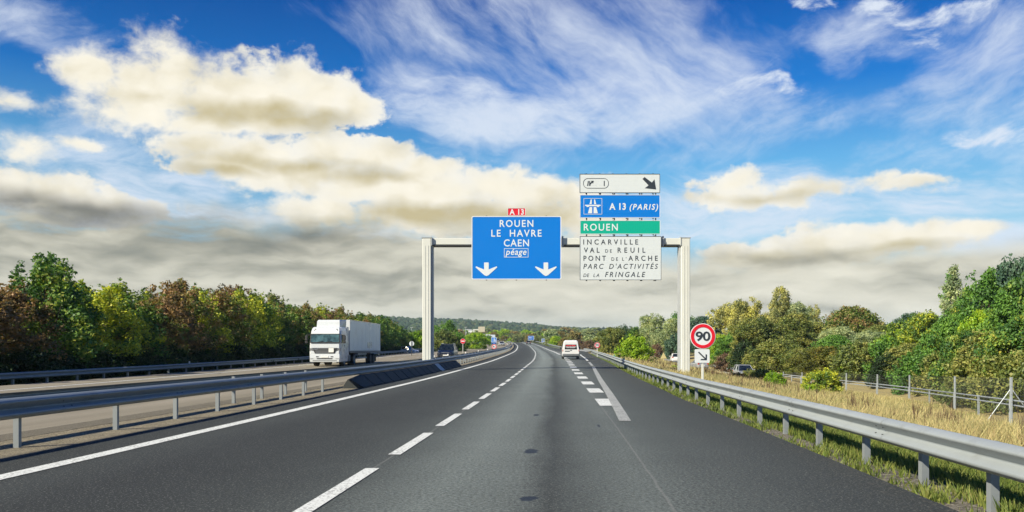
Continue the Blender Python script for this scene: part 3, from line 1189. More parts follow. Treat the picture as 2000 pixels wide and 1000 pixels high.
def ring_poly(b, outer, inner, y, thick):
    """flat frame between two outlines with the same number of points"""
    n = len(outer)
    f = [[b.b.verts.new((p[0], yy, p[1])) for p in o] for yy in (y, y + thick) for o in (outer, inner)]
    fo, fi, bo, bi = f
    for i in range(n):
        j = (i + 1) % n
        b.b.faces.new((fo[i], fo[j], fi[j], fi[i]))
        b.b.faces.new((bo[i], bi[i], bi[j], bo[j]))
        b.b.faces.new((fo[i], bo[i], bo[j], fo[j]))
        b.b.faces.new((fi[i], fi[j], bi[j], bi[i]))
    return b


YG = 54.6


class Panel:
    """a sign panel with the centre of its box as origin; coordinates are given as photo pixels at the panel's depth"""
    def __init__(s, name, x0, x1, y0, y1, y, face, label, cat='sign', border=None, bw=.05, group=None, r=.06, depth=.09):
        s.Y = y
        s.k = y / FPX
        s.c = PT((x0 + x1) / 2, (y0 + y1) / 2, y)
        s.root = empty(name, s.c)
        tag(s.root, label, cat, group)
        a0, a1 = s.X(x0), s.X(x1)
        z0, z1 = s.Z(y1), s.Z(y0)
        b = MB()
        b.poly(rrect(a0, a1, z0, z1, r), depth, 'y', 0.0)
        s.panel = b.build('panel', M(face), s.root)
        if border:
            b = MB()
            ring_poly(b, rrect(a0, a1, z0, z1, r), rrect(a0 + bw, a1 - bw, z0 + bw, z1 - bw, max(r - bw * .5, .01)), -.012, .010)
            b.build('border', M(border), s.root)
        s.box = (a0, a1, z0, z1)

    def X(s, px):
        return (px - 1000) * s.k - s.c.x

    def Z(s, py):
        return EYE + (HOR - py) * s.k - s.c.z

    def text(s, body, x0, x1, ytop, ybase, mat, **kw):
        lettering(body, s.X(x0), s.X(x1), s.Z(ybase), (ybase - ytop) * s.k, -.008, M(mat), s.root, **kw)

    def shape(s, pts, mat, name='symbol', y=-.010):
        b = MB()
        b.poly([(s.X(p[0]), s.Z(p[1])) for p in pts], .008, 'y', y)
        return b.build(name, M(mat), s.root)

    def frame(s, x0, x1, y0, y1, w, mat, r=.02, name='frame'):
        b = MB()
        a0, a1, z0, z1 = s.X(x0), s.X(x1), s.Z(y1), s.Z(y0)
        ring_poly(b, rrect(a0, a1, z0, z1, r), rrect(a0 + w, a1 - w, z0 + w, z1 - w, max(r - w, .005)), -.010, .008)
        return b.build(name, M(mat), s.root)

    def joints(s, rows, cols):
        """hat rails behind the panel, and faint joints between planks on its face"""
        a0, a1, z0, z1 = s.box
        b = MB()
        for i in range(cols):
            x = a0 + (a1 - a0) * (i + .5) / cols
            b.box((x, .13, (z0 + z1) / 2), (.07, .08, z1 - z0 + .10))
        b.build('stiffeners', M('steel_dark'), s.root)
        b = MB()
        for i in range(1, rows):
            z = z0 + (z1 - z0) * i / rows
            b.box(((a0 + a1) / 2, .001, z), (a1 - a0 - .12, .006, .008))
        b.build('plank_joints', s.panel.data.materials[0], s.root)


def build_gantry():
    yg = YG + .52
    xl, xr = PX(834.5, yg), PX(1337, yg)
    root = empty('sign_gantry', ((xl + xr) / 2, yg, 0))
    tag(root, 'tall cream steel gantry spanning the carriageway and carrying all the big direction signs', 'gantry')
    ztop = EYE + (HOR - 466) / FPX * yg
    zb0 = EYE + (HOR - 480) / FPX * yg
    ox = root.location.x

    def pillar(x, base, side):
        w, d = .56, .80
        b = MB()
        b.box((x - ox, 0, (ztop + base) / 2), (w, d, ztop - base), bev=.03)
        for sx in (-.10, .10):                 # shallow flutes down the front
            b.box((x - ox + sx, -d / 2 - .008, (ztop - .5 + base) / 2), (.025, .02, ztop - base - .5))
        p = b.build('pillar', M('steel_cream'), root)
        b = MB()
        b.box((x - ox + side * (w / 2 + .07), .02, (ztop - .35 + base) / 2), (.13, .46, ztop - base - .35))
        b.build('side_channel', M('steel_grey'), p)
        b = MB()
        b.box((x - ox, 0, ztop + .012), (w + .12, d + .06, .024))
        b.box((x - ox + side * (w / 2 + .035), 0, ztop - .22), (.05, d + .06, .56))
        b.build('flange', M('steel_grey'), p)
        b = MB()
        b.box((x - ox, 0, base + .02), (w + .5, d + .5, .12), bev=.02)
        b.build('base_plate', M('steel_grey'), p)
        return p
    pillar(xl, -.35, 1)
    pillar(xr, -.75, -1)
    b = MB()
    L = xr - xl - .58
    b.box(((xl + xr) / 2 - ox, .15, (ztop + zb0) / 2 + .02), (L, .80, ztop - zb0 - .04), bev=.02)
    bm_ = b.build('beam', M('steel_cream'), root)
    b = MB()
    b.box(((xl + xr) / 2 - ox, .10, zb0 - .02), (L - .1, .80, .05))
    b.build('lower_flange', M('steel_dark'), bm_)
    for px in (1098.5, 1293.5):
        b = MB()
        b.box((PX(px, yg) - ox, -.06, (ztop + zb0) / 2 + .02), (.10, .58, ztop - zb0 + .20))
        b.build('splice_plate', M('steel_grey'), bm_)
    # brackets that hold the panels
    b = MB()
    for px in (945, 1008, 1070, 1150, 1182, 1213, 1244, 1275):
        b.box((PX(px, yg) - ox, -.30, (ztop + zb0) / 2), (.09, .10, .42))
    b.build('brackets', M('steel_dark'), root)
    # uprights behind the right hand stack of panels
    for px in (1145, 1172, 1199, 1225, 1252, 1279):
        b = MB()
        z0, z1 = EYE + (HOR - 549.5) / FPX * yg, EYE + (HOR - 343) / FPX * yg
        b.box((PX(px, yg) - ox, -.305, (z0 + z1) / 2), (.06, .09, z1 - z0))
        b.build('upright', M('steel_dark'), root)
    for px in (950, 1008, 1067):
        b = MB()
        z0, z1 = EYE + (HOR - 547.6) / FPX * yg, EYE + (HOR - (412 if px == 1008 else 425)) / FPX * yg
        b.box((PX(px, yg) - ox, -.305, (z0 + z1) / 2), (.06, .09, z1 - z0))
        b.build('upright', M('steel_dark'), root)


def down_arrow(p, x0, x1, y0, y1, mat):
    cx = (x0 + x1) / 2
    w, h = x1 - x0, y1 - y0
    sw = w * .105
    pts = [(cx - sw, y0), (cx + sw, y0), (cx + sw, y0 + h * .52), (x1 - w * .02, y0 + h * .28), (x1, y0 + h * .36),
           (cx + w * .10, y1 - h * .07), (cx, y1), (cx - w * .10, y1 - h * .07), (x0, y0 + h * .36), (x0 + w * .02, y0 + h * .28), (cx - sw, y0 + h * .52)]
    # two convex-friendly pieces: the outline is simple, the tessellator handles the concave corners
    return p.shape(pts, mat, 'down_arrow')


def build_signs():
    G = 'direction panels on the motorway gantry'
    # big blue panel
    p = Panel('direction_sign', 921, 1096.4, 422, 546, YG, 'sign_blue', 'large blue panel reading ROUEN, LE HAVRE, CAEN, péage, with two white down arrows', border='sign_letter_white', bw=.055, group=G, r=.10)
    p.joints(12, 3)
    p.text('ROUEN', 976, 1041.7, 430.0, 443.0, 'sign_letter_white', bold=.014)
    p.text('LE  HAVRE', 959.6, 1057.8, 449.0, 462.0, 'sign_letter_white', bold=.014)
    p.text('CAEN', 984, 1033.2, 467.9, 481.1, 'sign_letter_white', bold=.014)
    p.frame(984.5, 1032, 485.2, 502.7, .030, 'sign_letter_white')
    p.text('péage', 987.3, 1028.4, 485.9, 497.6, 'sign_letter_white', bold=.014, shear=.22, squeeze=.95)
    for x in (929, 1045.2):
        down_arrow(p, x, x + 42, 512.7, 539.2, 'sign_letter_white')
    # red road number
    p = Panel('road_number_sign', 991.5, 1026.3, 406.3, 421.2, YG, 'sign_red', 'small red plate reading A 13 on top of the large blue panel', border='sign_letter_white', bw=.022, group=G, r=.015)
    p.text('A 13', 995.2, 1023.2, 408.9, 419.0, 'sign_letter_white', bold=.032)
    # exit number
    p = Panel('exit_number_sign', 1132, 1289, 339.6, 376.8, YG, 'sign_white', 'topmost white panel with exit number 1 in a rounded frame and a slanting arrow', border='sign_ink', bw=.03, group=G, r=.03)
    p.joints(5, 6)
    b = MB()
    x0, x1, z0, z1 = p.X(1139), p.X(1188.8), p.Z(368.0), p.Z(348.2)
    ring_poly(b, rrect(x0, x1, z0, z1, .30, 8), rrect(x0 + .03, x1 - .03, z0 + .03, z1 - .03, .27, 8), -.010, .008)
    b.build('frame', M('sign_ink'), p.root)
    p.text('1', 1177.6, 1182.6, 353.4, 363.2, 'sign_ink', bold=.015)
    p.shape([(1146.6, 363.0), (1148.2, 353.4), (1149.8, 353.4), (1148.6, 363.0)], 'sign_ink', 'exit_symbol')
    p.shape([(1150.6, 363.0), (1150.8, 353.4), (1152.2, 353.4), (1152.4, 357.6), (1155.2, 355.0), (1153.4, 353.2), (1159.6, 353.2), (1158.0, 358.6),
             (1156.4, 356.6), (1153.0, 360.6), (1152.8, 363.0)], 'sign_ink', 'exit_symbol')
    p.shape([(1254.8, 349.6), (1258.8, 345.8), (1273.2, 356.6), (1278.2, 350.2), (1281.4, 370.0), (1259.4, 367.6), (1266.6, 362.0)], 'sign_ink', 'slanting_arrow')
    # blue motorway
    p = Panel('motorway_sign', 1132.8, 1289.2, 380.4, 425.4, YG, 'sign_blue', 'blue panel reading A 13 (PARIS) with the motorway symbol, below the exit number', border='sign_letter_white', bw=.03, group=G, r=.03)
    p.joints(5, 6)
    p.text('A 13', 1190, 1222.4, 397.3, 409.4, 'sign_letter_white', bold=.028)
    p.text('(PARIS)', 1229.6, 1285.4, 398.8, 409.4, 'sign_letter_white', bold=.022, shear=.22)
    p.frame(1140, 1176, 387.2, 418.7, .025, 'sign_letter_white')
    for sgn in (-1, 1):
        f = lambda pts: [(1158 + sgn * (x - 1158), y) for x, y in pts]
        p.shape(f([(1160.2, 389.6), (1162.2, 389.6), (1164.6, 398.8), (1160.4, 398.8)]), 'sign_letter_white', 'motorway_symbol')
        p.shape(f([(1159.6, 404.4), (1164.4, 404.4), (1167.6, 416.6), (1159.4, 416.6)]), 'sign_letter_white', 'motorway_symbol')
    p.shape([(1142.8, 400.0), (1173.2, 400.0), (1173.2, 402.0), (1170.4, 402.4), (1170.0, 404.4), (1166.2, 404.2), (1165.6, 402.8), (1150.4, 402.8), (1149.8, 404.2), (1146, 404.4),
             (1145.6, 402.4), (1142.8, 402.0)], 'sign_letter_white', 'motorway_symbol')
    # green
    p = Panel('city_sign', 1132.8, 1289.6, 430.4, 457.4, YG, 'sign_green', 'green panel reading ROUEN between the blue and the large white panels', border='sign_letter_white', bw=.03, group=G, r=.03)
    p.joints(3, 6)
    p.text('ROUEN', 1140.2, 1206.6, 437.2, 450.2, 'sign_letter_white', bold=.014)
    # white
    p = Panel('local_sign', 1132.4, 1291.6, 461.3, 546.9, YG, 'sign_white', 'large white panel listing INCARVILLE, VAL DE REUIL, PONT DE L\'ARCHE, PARC D\'ACTIVITÉS', border='sign_ink', bw=.025, group=G, r=.03)
    p.joints(10, 6)
    I = 'sign_ink'
    p.text('INCARVILLE', 1139.2, 1246.2, 467.8, 477.4, I, bold=.010)
    p.text('VAL', 1140.2, 1171, 483.7, 493.3, I, bold=.010)
    p.text('DE', 1182.2, 1194.8, 486.9, 493.3, I, bold=.002)
    p.text('REUIL', 1206.2, 1260.4, 483.7, 493.3, I, bold=.010)
    p.text('PONT', 1139.6, 1183.4, 499.6, 509.2, I, bold=.010)
    p.text('DE', 1194.2, 1206.8, 502.7, 509.2, I, bold=.002)
    p.text("L'", 1215.2, 1223.2, 502.7, 509.2, I, bold=.002)
    p.text('ARCHE', 1227.2, 1284.6, 499.6, 509.2, I, bold=.010)
    p.text('PARC', 1139.2, 1179, 515.4, 525.0, I, bold=.002, shear=.22)
    p.text("D'ACTIVITÉS", 1189.4, 1285, 515.4, 525.0, I, bold=.002, shear=.22)
    p.text('DE', 1139.2, 1151, 534.4, 540.9, I, bold=.0, shear=.22)
    p.text('LA', 1158.8, 1170.2, 534.4, 540.9, I, bold=.0, shear=.22)
    p.text('FRINGALE', 1181.6, 1260.4, 531.2, 540.9, I, bold=.004, shear=.22)


build_gantry()
build_signs()


def disc(b, r, y, thick, n=40, cx=0, cz=0):
    return b.poly([(cx + r * math.cos(2 * math.pi * i / n), cz + r * math.sin(2 * math.pi * i / n)) for i in range(n)], thick, 'y', y)


def ring(b, ro, ri, y, thick, n=40, cx=0, cz=0):
    f = lambda r: [(cx + r * math.cos(2 * math.pi * i / n), cz + r * math.sin(2 * math.pi * i / n)) for i in range(n)]
    return ring_poly(b, f(ro), f(ri), y, thick)


def round_sign(name, px, py, rad_px, y, zbase, label, kind, cat='road sign', num=None):
    c = PT(px, py, y)
    r = rad_px * y / FPX
    root = empty(name, (c.x, c.y, zbase))
    tag(root, label, cat)
    zc = c.z - zbase
    b = MB()
    b.box((0, .05, (zc + .1) / 2 - .1), (.09, .06, zc + .3), bev=.01)
    b.build('post', M('steel_cream'), root)
    b = MB()
    disc(b, r, 0, .03, cz=zc)
    face = b.build('panel', M({'limit': 'sign_letter_white', 'back': 'sign_white', 'stop': 'sign_letter_white', 'lorry': 'sign_letter_white'}[kind]), root)
    if kind in ('limit', 'lorry'):
        b = MB()
        ring(b, r * .945, r * .70, -.012, .010, cz=zc)
        b.build('red_ring', M('sign_red'), face)
        if num:
            lettering(num, -r * .58, r * .58, zc - r * .345, r * .69, -.010, M('sign_ink'), face, bold=.020, name='number', squeeze=1.25)
        else:
            b = MB()           # a lorry beside a car
            b.box((-r * .22, -.008, zc + r * .02), (r * .42, .008, r * .50))
            b.box((r * .26, -.008, zc - r * .10), (r * .38, .008, r * .26))
            b.build('symbol', M('sign_ink'), face)
    elif kind == 'stop':
        b = MB()
        disc(b, r * .94, -.008, .006, cz=zc)
        b.build('red_disc', M('sign_red'), face)
        b = MB()
        b.box((0, -.014, zc), (r * 1.34, .008, r * .40))
        b.build('white_bar', M('sign_letter_white'), face)
    elif kind == 'back':
        b = MB()
        b.box((0, -.04, zc / 2 + r * .4), (.08, .06, zc + r))
        b.build('post', M('steel_dark'), root)
    return root, r, zc


def build_road_signs():
    # 90 with arrow plate
    y = 34.0
    zb = float(ZR(y)) - .9
    root, r, zc = round_sign('speed_limit_sign', 1372.8, 656.6, 25.0, y, zb, 'round 90 speed limit sign with square arrow plate, beside the right gantry post', 'limit', num='90')
    c = PT(1372.8, 656.6, y)
    k = y / FPX
    b = MB()
    x0, x1, z0, z1 = (1357 - 1372.8) * k, (1386 - 1372.8) * k, zc - (708.6 - 656.6) * k, zc - (682.0 - 656.6) * k
    b.poly(rrect(x0, x1, z0, z1, .05), .03, 'y', 0)
    pl = b.build('arrow_plate', M('sign_letter_white'), root)
    b = MB()
    q = lambda px, py: ((px - 1372.8) * k, zc - (py - 656.6) * k)
    b.poly([q(1363.2, 688.4), q(1365.0, 686.6), q(1378.0, 699.2), q(1378.0, 691.6), q(1380.6, 692.4), q(1380.2, 703.4), q(1368.2, 703.2), q(1369.0, 701.0), q(1376.0, 701.0)], .008, 'y', -.010)
    b.build('arrow', M('sign_ink'), pl)
    # 70 on the exit
    y = 112.0
    round_sign('speed_limit_sign', 1166.6, 674.2, 5.6, y, float(ZR(y)) - .1, 'small round 70 speed limit sign on the exit ramp verge, right of the van', 'limit', num='70')
    # no entry
    y = 150.0
    round_sign('no_entry_sign', 904, 666.4, 5.0, y, float(ZR(y)) - .3, 'red no entry disc with white bar on the grass verge above the dark car', 'stop')
    # round sign seen from behind
    y = 118.0
    round_sign('round_sign', 804.0, 671.2, 4.8, y, float(ZR(y)) - .4, 'pale round sign seen from behind on the verge, between truck and left gantry post', 'back')
    # lane drop + lorry overtaking ban in the median
    y = 138.0
    zb = float(ZR(y))
    root, r, zc = round_sign('overtaking_ban_sign', 965, 677.2, 4.9, y, zb, 'round red ringed sign in the median below a blue lane plate', 'lorry')
    p = Panel('lane_sign', 959.3, 969.9, 659.0, 668.2, y, 'sign_blue', 'blue square lane sign with white arrows on the median post, above the red ringed disc', 'road sign', border='sign_letter_white', bw=.05, r=.04, depth=.03)
    p.shape([(962.6, 667.0), (962.6, 661.0), (963.4, 661.0), (963.4, 667.0)], 'sign_letter_white')
    p.shape([(965.0, 667.0), (965.0, 660.4), (966.2, 660.4), (966.2, 667.0)], 'sign_letter_white')
    p.shape([(967.2, 667.0), (967.2, 664.6), (966.4, 663.2), (967.2, 662.6), (968.2, 664.4), (968.2, 667.0)], 'sign_letter_white')
    p = Panel('distance_plate', 959.6, 969.6, 668.8, 672.0, y, 'sign_blue_far', 'pale blue distance plate with two dark marks, between lane sign and red ringed disc', 'road sign', r=.03, depth=.03)
    p.shape([(960.6, 671.8), (960.6, 670.0), (962.4, 670.0), (962.4, 671.8)], 'sign_ink')
    p.shape([(967.0, 671.8), (967.0, 670.0), (968.8, 670.0), (968.8, 671.8)], 'sign_ink')
    # distant blue panels
    for (x0, x1, y0, y1, yy, nm, lab) in (
            (1031.2, 1043.0, 656.0, 664.6, 390, 'direction_sign', 'distant pale blue direction panel beyond the small grey car'),
            (1057.6, 1064.2, 661.4, 668.2, 330, 'direction_sign', 'distant small blue plate on a post beside the right edge of the far bend')):
        p = Panel(nm, x0, x1, y0, y1, yy, 'sign_blue_far', lab, 'road sign', border='sign_letter_white', bw=.10, r=.08)
        g = float(GZ(10.0, yy)) - .2
        for xx in (-.3, .3):
            b = MB()
            w = p.box[1] - p.box[0]
            b.box((w * xx, .12, (g - p.c.z + p.box[3]) / 2), (.10, .08, p.box[3] - (g - p.c.z)))
            b.build('post', M('steel_grey'), p.root)
        if nm == 'direction_sign' and x1 - x0 > 8:
            for tx in (1033.2, 1040.2):
                p.shape([(tx - 1.0, 662.4), (tx + 1.0, 662.4), (tx, 664.0)], 'sign_ink')
            p.text('Rouen', 1033.4, 1038.6, 658.4, 660.4, 'sign_letter_white', bold=.01)
        else:
            p.shape([(1060.2, 667.2), (1060.2, 663.0), (1061.2, 663.0), (1061.2, 667.2)], 'sign_letter_white')
            p.shape([(1062.0, 667.2), (1062.0, 664.6), (1062.8, 664.6), (1062.8, 667.2)], 'sign_letter_white')
    # green panel leaning by the far slip road
    yy = 300
    p = Panel('exit_marker_sign', 931.2, 938.6, 662.0, 669.6, yy, 'sign_green', 'small green panel with white chevron beside far slip road, right of no entry disc', 'road sign', r=.2, depth=.08)
    p.shape([(933.2, 664.0), (936.0, 664.0), (937.2, 666.0), (936.0, 668.0), (933.2, 668.0), (934.4, 666.0)], 'sign_letter_white')
    b = MB()
    g = float(ZR(yy)) - .4
    b.box((0, .1, (g - p.c.z) / 2), (.2, .06, abs(g - p.c.z)))
    b.build('post', M('steel_grey'), p.root)
    # cantilever gantry seen from behind
    yy = 420.0
    q = lambda px, py: PT(px, py, yy)
    g = q(926.5, 668)
    root = empty('cantilever_gantry', (g.x, g.y, g.z - .5))
    tag(root, 'distant white cantilever gantry with an arm reaching right, in front of the wooded hill', 'gantry')
    o = root.location
    b = MB()
    top = q(925.6, 643.2)
    b.box((top.x - o.x, 0, (top.z - o.z) / 2), (.55, .5, top.z - o.z))
    b.build('pillar', M('steel_cream'), root)
    b = MB()
    e = q(946.5, 644)
    b.box(((top.x + e.x) / 2 - o.x, 0, top.z - o.z - .15), (e.x - top.x + .5, .45, .45))
    b.build('arm', M('steel_cream'), root)
    b = MB()
    e2 = q(926.5, 666.6)
    b.box((e2.x - o.x, 0, .55), (1.7, 1.5, 1.5), bev=.2)
    b.build('base', M('concrete_pale'), root)
    p = Panel('gantry_sign', 934.2, 947.0, 638.0, 648.4, yy - .6, 'sign_cream', 'cream back of a panel hung on the distant cantilever arm', 'sign', r=.05)
    p.joints(1, 2)
    # yellow triangle on the low road, seen from behind
    yy = 133.0
    c = PT(1296, 697, yy)
    g = float(LOW_Z(yy)) - .2
    root = empty('triangle_sign', (c.x, yy, g))
    tag(root, 'yellowish triangular sign on yellow post beside low road, left of right gantry post', 'road sign')
    k = yy / FPX
    b = MB()
    zz = lambda py: EYE + (HOR - py) * k - g
    b.poly([(-6.4 * k, zz(700.4)), (6.4 * k, zz(700.4)), (0, zz(688.4))], .03, 'y', 0)
    b.build('panel', M('sign_yellow'), root)
    b = MB()
    b.box((0, .06, zz(692) / 2), (.16, .06, zz(692)))
    b.build('post', M('sign_yellow'), root)


build_road_signs()

# ---------------------------------------------------------------- vehicles (front faces -y in their own space)
simple('paint_truck_white', (.54, .57, .59), rough=.28, var=.03, coat=.4, dirt=((.56, .57, .57), .3))
simple('trailer_side', (.70, .78, .77), rough=.30, var=.05, scale=.5, spec=.5, dirt=((.50, .53, .53), .5))
simple('paint_van_white', (.66, .66, .66), rough=.3, var=.03, coat=.4)
simple('paint_navy', (.006, .011, .026), rough=.3, coat=.3, var=.05)
simple('paint_silver', (.46, .48, .50), rough=.3, metal=.5, coat=.5, var=.05)
simple('paint_grey', (.10, .11, .12), rough=.3, metal=.4, coat=.5, var=.05)
simple('paint_black', (.012, .013, .015), rough=.25, coat=.6)
simple('paint_lorry_blue', (.10, .24, .52), rough=.35, coat=.3)
simple('rubber', (.016, .016, .017), rough=.85)
simple('plastic_black', (.022, .023, .025), rough=.6)
simple('plastic_grey', (.13, .14, .15), rough=.6)
simple('chrome', (.62, .64, .66), rough=.22, metal=.9)
simple('plate_white', (.72, .72, .68), rough=.5)
simple('lamp_red', (.45, .05, .02), rough=.25, coat=.5)
simple('sticker_red', (.62, .045, .05), rough=.5)
simple('rust_brown', (.20, .085, .04), rough=.8, var=.2)
simple('lamp_glass', (.72, .75, .78), rough=.12, coat=.6, metal=.3)


def glass_mat(name, tint, rough=.06):
    m, t, out = new_mat(name)
    o = t.n('ShaderNodeTexCoord').outputs['Object']
    n = t.noise(o, 2.2, 4.0, .6)
    c = t.ramp(n, [(.35, tuple(x * .45 for x in tint)), (.65, tuple(min(1, x * 1.6) for x in tint))])
    bsdf(t, out, color=c, rough=rough, spec=.5, coat=.2)


glass_mat('car_glass', (.008, .012, .015))
glass_mat('truck_glass', (.05, .10, .115))


def wheel(parent, x, y, r, w, name='wheel', rim='chrome'):
    b = MB()
    rings = []
    for xx, rr in ((-w / 2, r * .72), (-w / 2, r * .93), (-w * .38, r), (w * .38, r), (w / 2, r * .93), (w / 2, r * .72)):
        rings.append([(x + xx, y + rr * math.cos(2 * math.pi * i / 22), r + rr * math.sin(2 * math.pi * i / 22)) for i in range(22)])
    b.loft(rings)
    o = b.build(name, M('rubber'), parent)
    s = 1 if x > 0 else -1
    b = MB()
    xo = x + s * w * .5
    rings = [[(xo + s * dx, y + rr * r * math.cos(2 * math.pi * i / 18), r + rr * r * math.sin(2 * math.pi * i / 18)) for i in range(18)]
             for dx, rr in ((.004, .66), (.012, .60), (-.03, .50), (-.03, .22), (.02, .18))]
    b.loft(rings)
    b.build('rim', M(rim), o)
    return o


def ring_body(y, hw, z0, z1, z2, tuck=.93):
    m = z0 + (z1 - z0) * .45
    return [(-hw * .90, y, z0), (-hw * .985, y, z0 + .07), (-hw, y, m), (-hw * .99, y, z1), (-hw * tuck, y, z2),
            (hw * tuck, y, z2), (hw * .99, y, z1), (hw, y, m), (hw * .985, y, z0 + .07), (hw * .90, y, z0)]


def make_car(name, loc, rz, label, paint, L=4.4, Wd=1.8, H=1.48, style='hatch', cat='car', group=None, plate='front'):
    root = empty(name, loc, rz)
    tag(root, label, cat, group)
    hw = Wd / 2
    clr = .20 if style != 'suv' else .28
    belt = .95 if style != 'suv' else 1.03
    hood = .86 if style != 'suv' else .98
    f, r = -L / 2, L / 2
    trunk = belt + (.02 if style in ('hatch', 'suv') else -.02)
    st = [(f, hw * .72, clr + .12, .55, .62), (f + .06, hw * .86, clr + .05, .60, hood - .18), (f + .25, hw * .96, clr, .68, hood - .08),
          (f + .75, hw, clr - .02, .74, hood), (f + 1.15, hw, clr - .02, .78, belt - .03), (f + 1.5, hw, clr - .02, .80, belt), (0.3, hw, clr - .02, .80, belt + .01),
          (r - .7, hw, clr - .02, .80, trunk + .02), (r - .22, hw * .97, clr, .78, trunk), (r - .06, hw * .91, clr + .06, .72, trunk - .06), (r, hw * .80, clr + .14, .62, trunk - .25)]
    b = MB()
    b.loft([ring_body(*s) for s in st])
    body = b.build('body', M(paint), root, smooth=False)
    # cabin: glass with roof, pillars
    wf0, wf1 = f + 1.10, f + 1.85
    if style == 'sedan':
        wr0, wr1 = r - .65, r - 1.35
    elif style == 'suv':
        wr0, wr1 = r - .12, r - .50
    else:
        wr0, wr1 = r - .14, r - .62
    tw, bw_ = hw * .70, hw * .905
    b = MB()
    b.loft([[(-bw_, wf0, belt - .02), (bw_, wf0, belt - .02), (bw_, wr0, belt), (-bw_, wr0, belt)],
            [(-tw, wf1, H - .05), (tw, wf1, H - .05), (tw, wr1, H - .05), (-tw, wr1, H - .05)]])
    b.build('windows', M('car_glass'), root)
    b = MB()
    b.loft([[(-tw * 1.03, wf1 - .04, H - .06), (tw * 1.03, wf1 - .04, H - .06), (tw * 1.03, wr1 + .04, H - .06), (-tw * 1.03, wr1 + .04, H - .06)],
            [(-tw * 1.0, wf1, H - .02), (tw * 1.0, wf1, H - .02), (tw * 1.0, wr1, H - .02), (-tw * 1.0, wr1, H - .02)],
            [(-tw * .8, wf1 + .25, H), (tw * .8, wf1 + .25, H), (tw * .8, wr1 - .2, H), (-tw * .8, wr1 - .2, H)]])
    b.build('roof', M(paint), root)
    b = MB()
    for s in (-1, 1):
        b.tube((s * bw_ * 1.0, wf0, belt), (s * tw, wf1, H - .05), .035, n=6)
        b.tube((s * bw_ * 1.0, wr0, belt), (s * tw, wr1, H - .05), .05, n=6)
        ym = (wf0 + wr0) / 2 + .1
        b.tube((s * bw_ * 1.0, ym, belt), (s * tw, ym, H - .05), .035, n=6)
    b.build('window_frame', M(paint), root)
    for s in (-1, 1):
        b = MB()
        b.box((s * (hw + .09), wf0 + .28, belt + .08), (.18, .12, .13), bev=.03)
        b.build('mirror', M(paint), root)
        b = MB()
        b.loft([[(s * hw * .50, f + .045, hood - .33), (s * hw * .86, f + .12, hood - .33), (s * hw * .88, f + .15, hood - .17), (s * hw * .54, f + .07, hood - .19)],
                [(s * hw * .50, f + .2, hood - .33), (s * hw * .90, f + .3, hood - .33), (s * hw * .90, f + .33, hood - .15), (s * hw * .54, f + .25, hood - .17)]])
        b.build('headlight', M('lamp_glass'), root)
        b = MB()
        b.box((s * hw * .80, r - .05, trunk - .14), (.24, .12, .22), bev=.03)
        b.build('tail_light', M('lamp_red'), root)
    b = MB()
    b.box((0, f + .02, .52), (hw * .95, .06, .14), bev=.02)
    b.box((0, f + .0, .36), (hw * 1.3, .06, .10), bev=.02)
    b.build('grille', M('plastic_black'), root)
    for yy, nm in ((f - .035, 'front'), (r + .012, 'rear')):
        b = MB()
        b.box((0, yy, .45 if nm == 'front' else .62), (.52, .02, .11))
        b.build('number_plate', M('plate_white'), root)
    if style == 'suv':
        b = MB()
        for s in (-1, 1):
            b.tube((s * tw * .95, wf1 + .15, H + .05), (s * tw * .95, wr1 - .1, H + .05), .022, n=6)
            for yy in (wf1 + .15, wr1 - .1):
                b.tube((s * tw * .95, yy, H + .05), (s * tw * .95, yy, H - .04), .022, n=6)
        b.build('roof_rails', M('chrome'), root)
        b = MB()
        b.box((0, f + .05, hood - .24), (hw * .9, .05, .05), bev=.01)
        b.build('grille_bar', M('chrome'), root)
    rr = .32 if style != 'suv' else .36
    for s in (-1, 1):
        wheel(root, s * (hw - .11), f + .85, rr, .2)
        wheel(root, s * (hw - .11), r - .80, rr, .2)
    return root


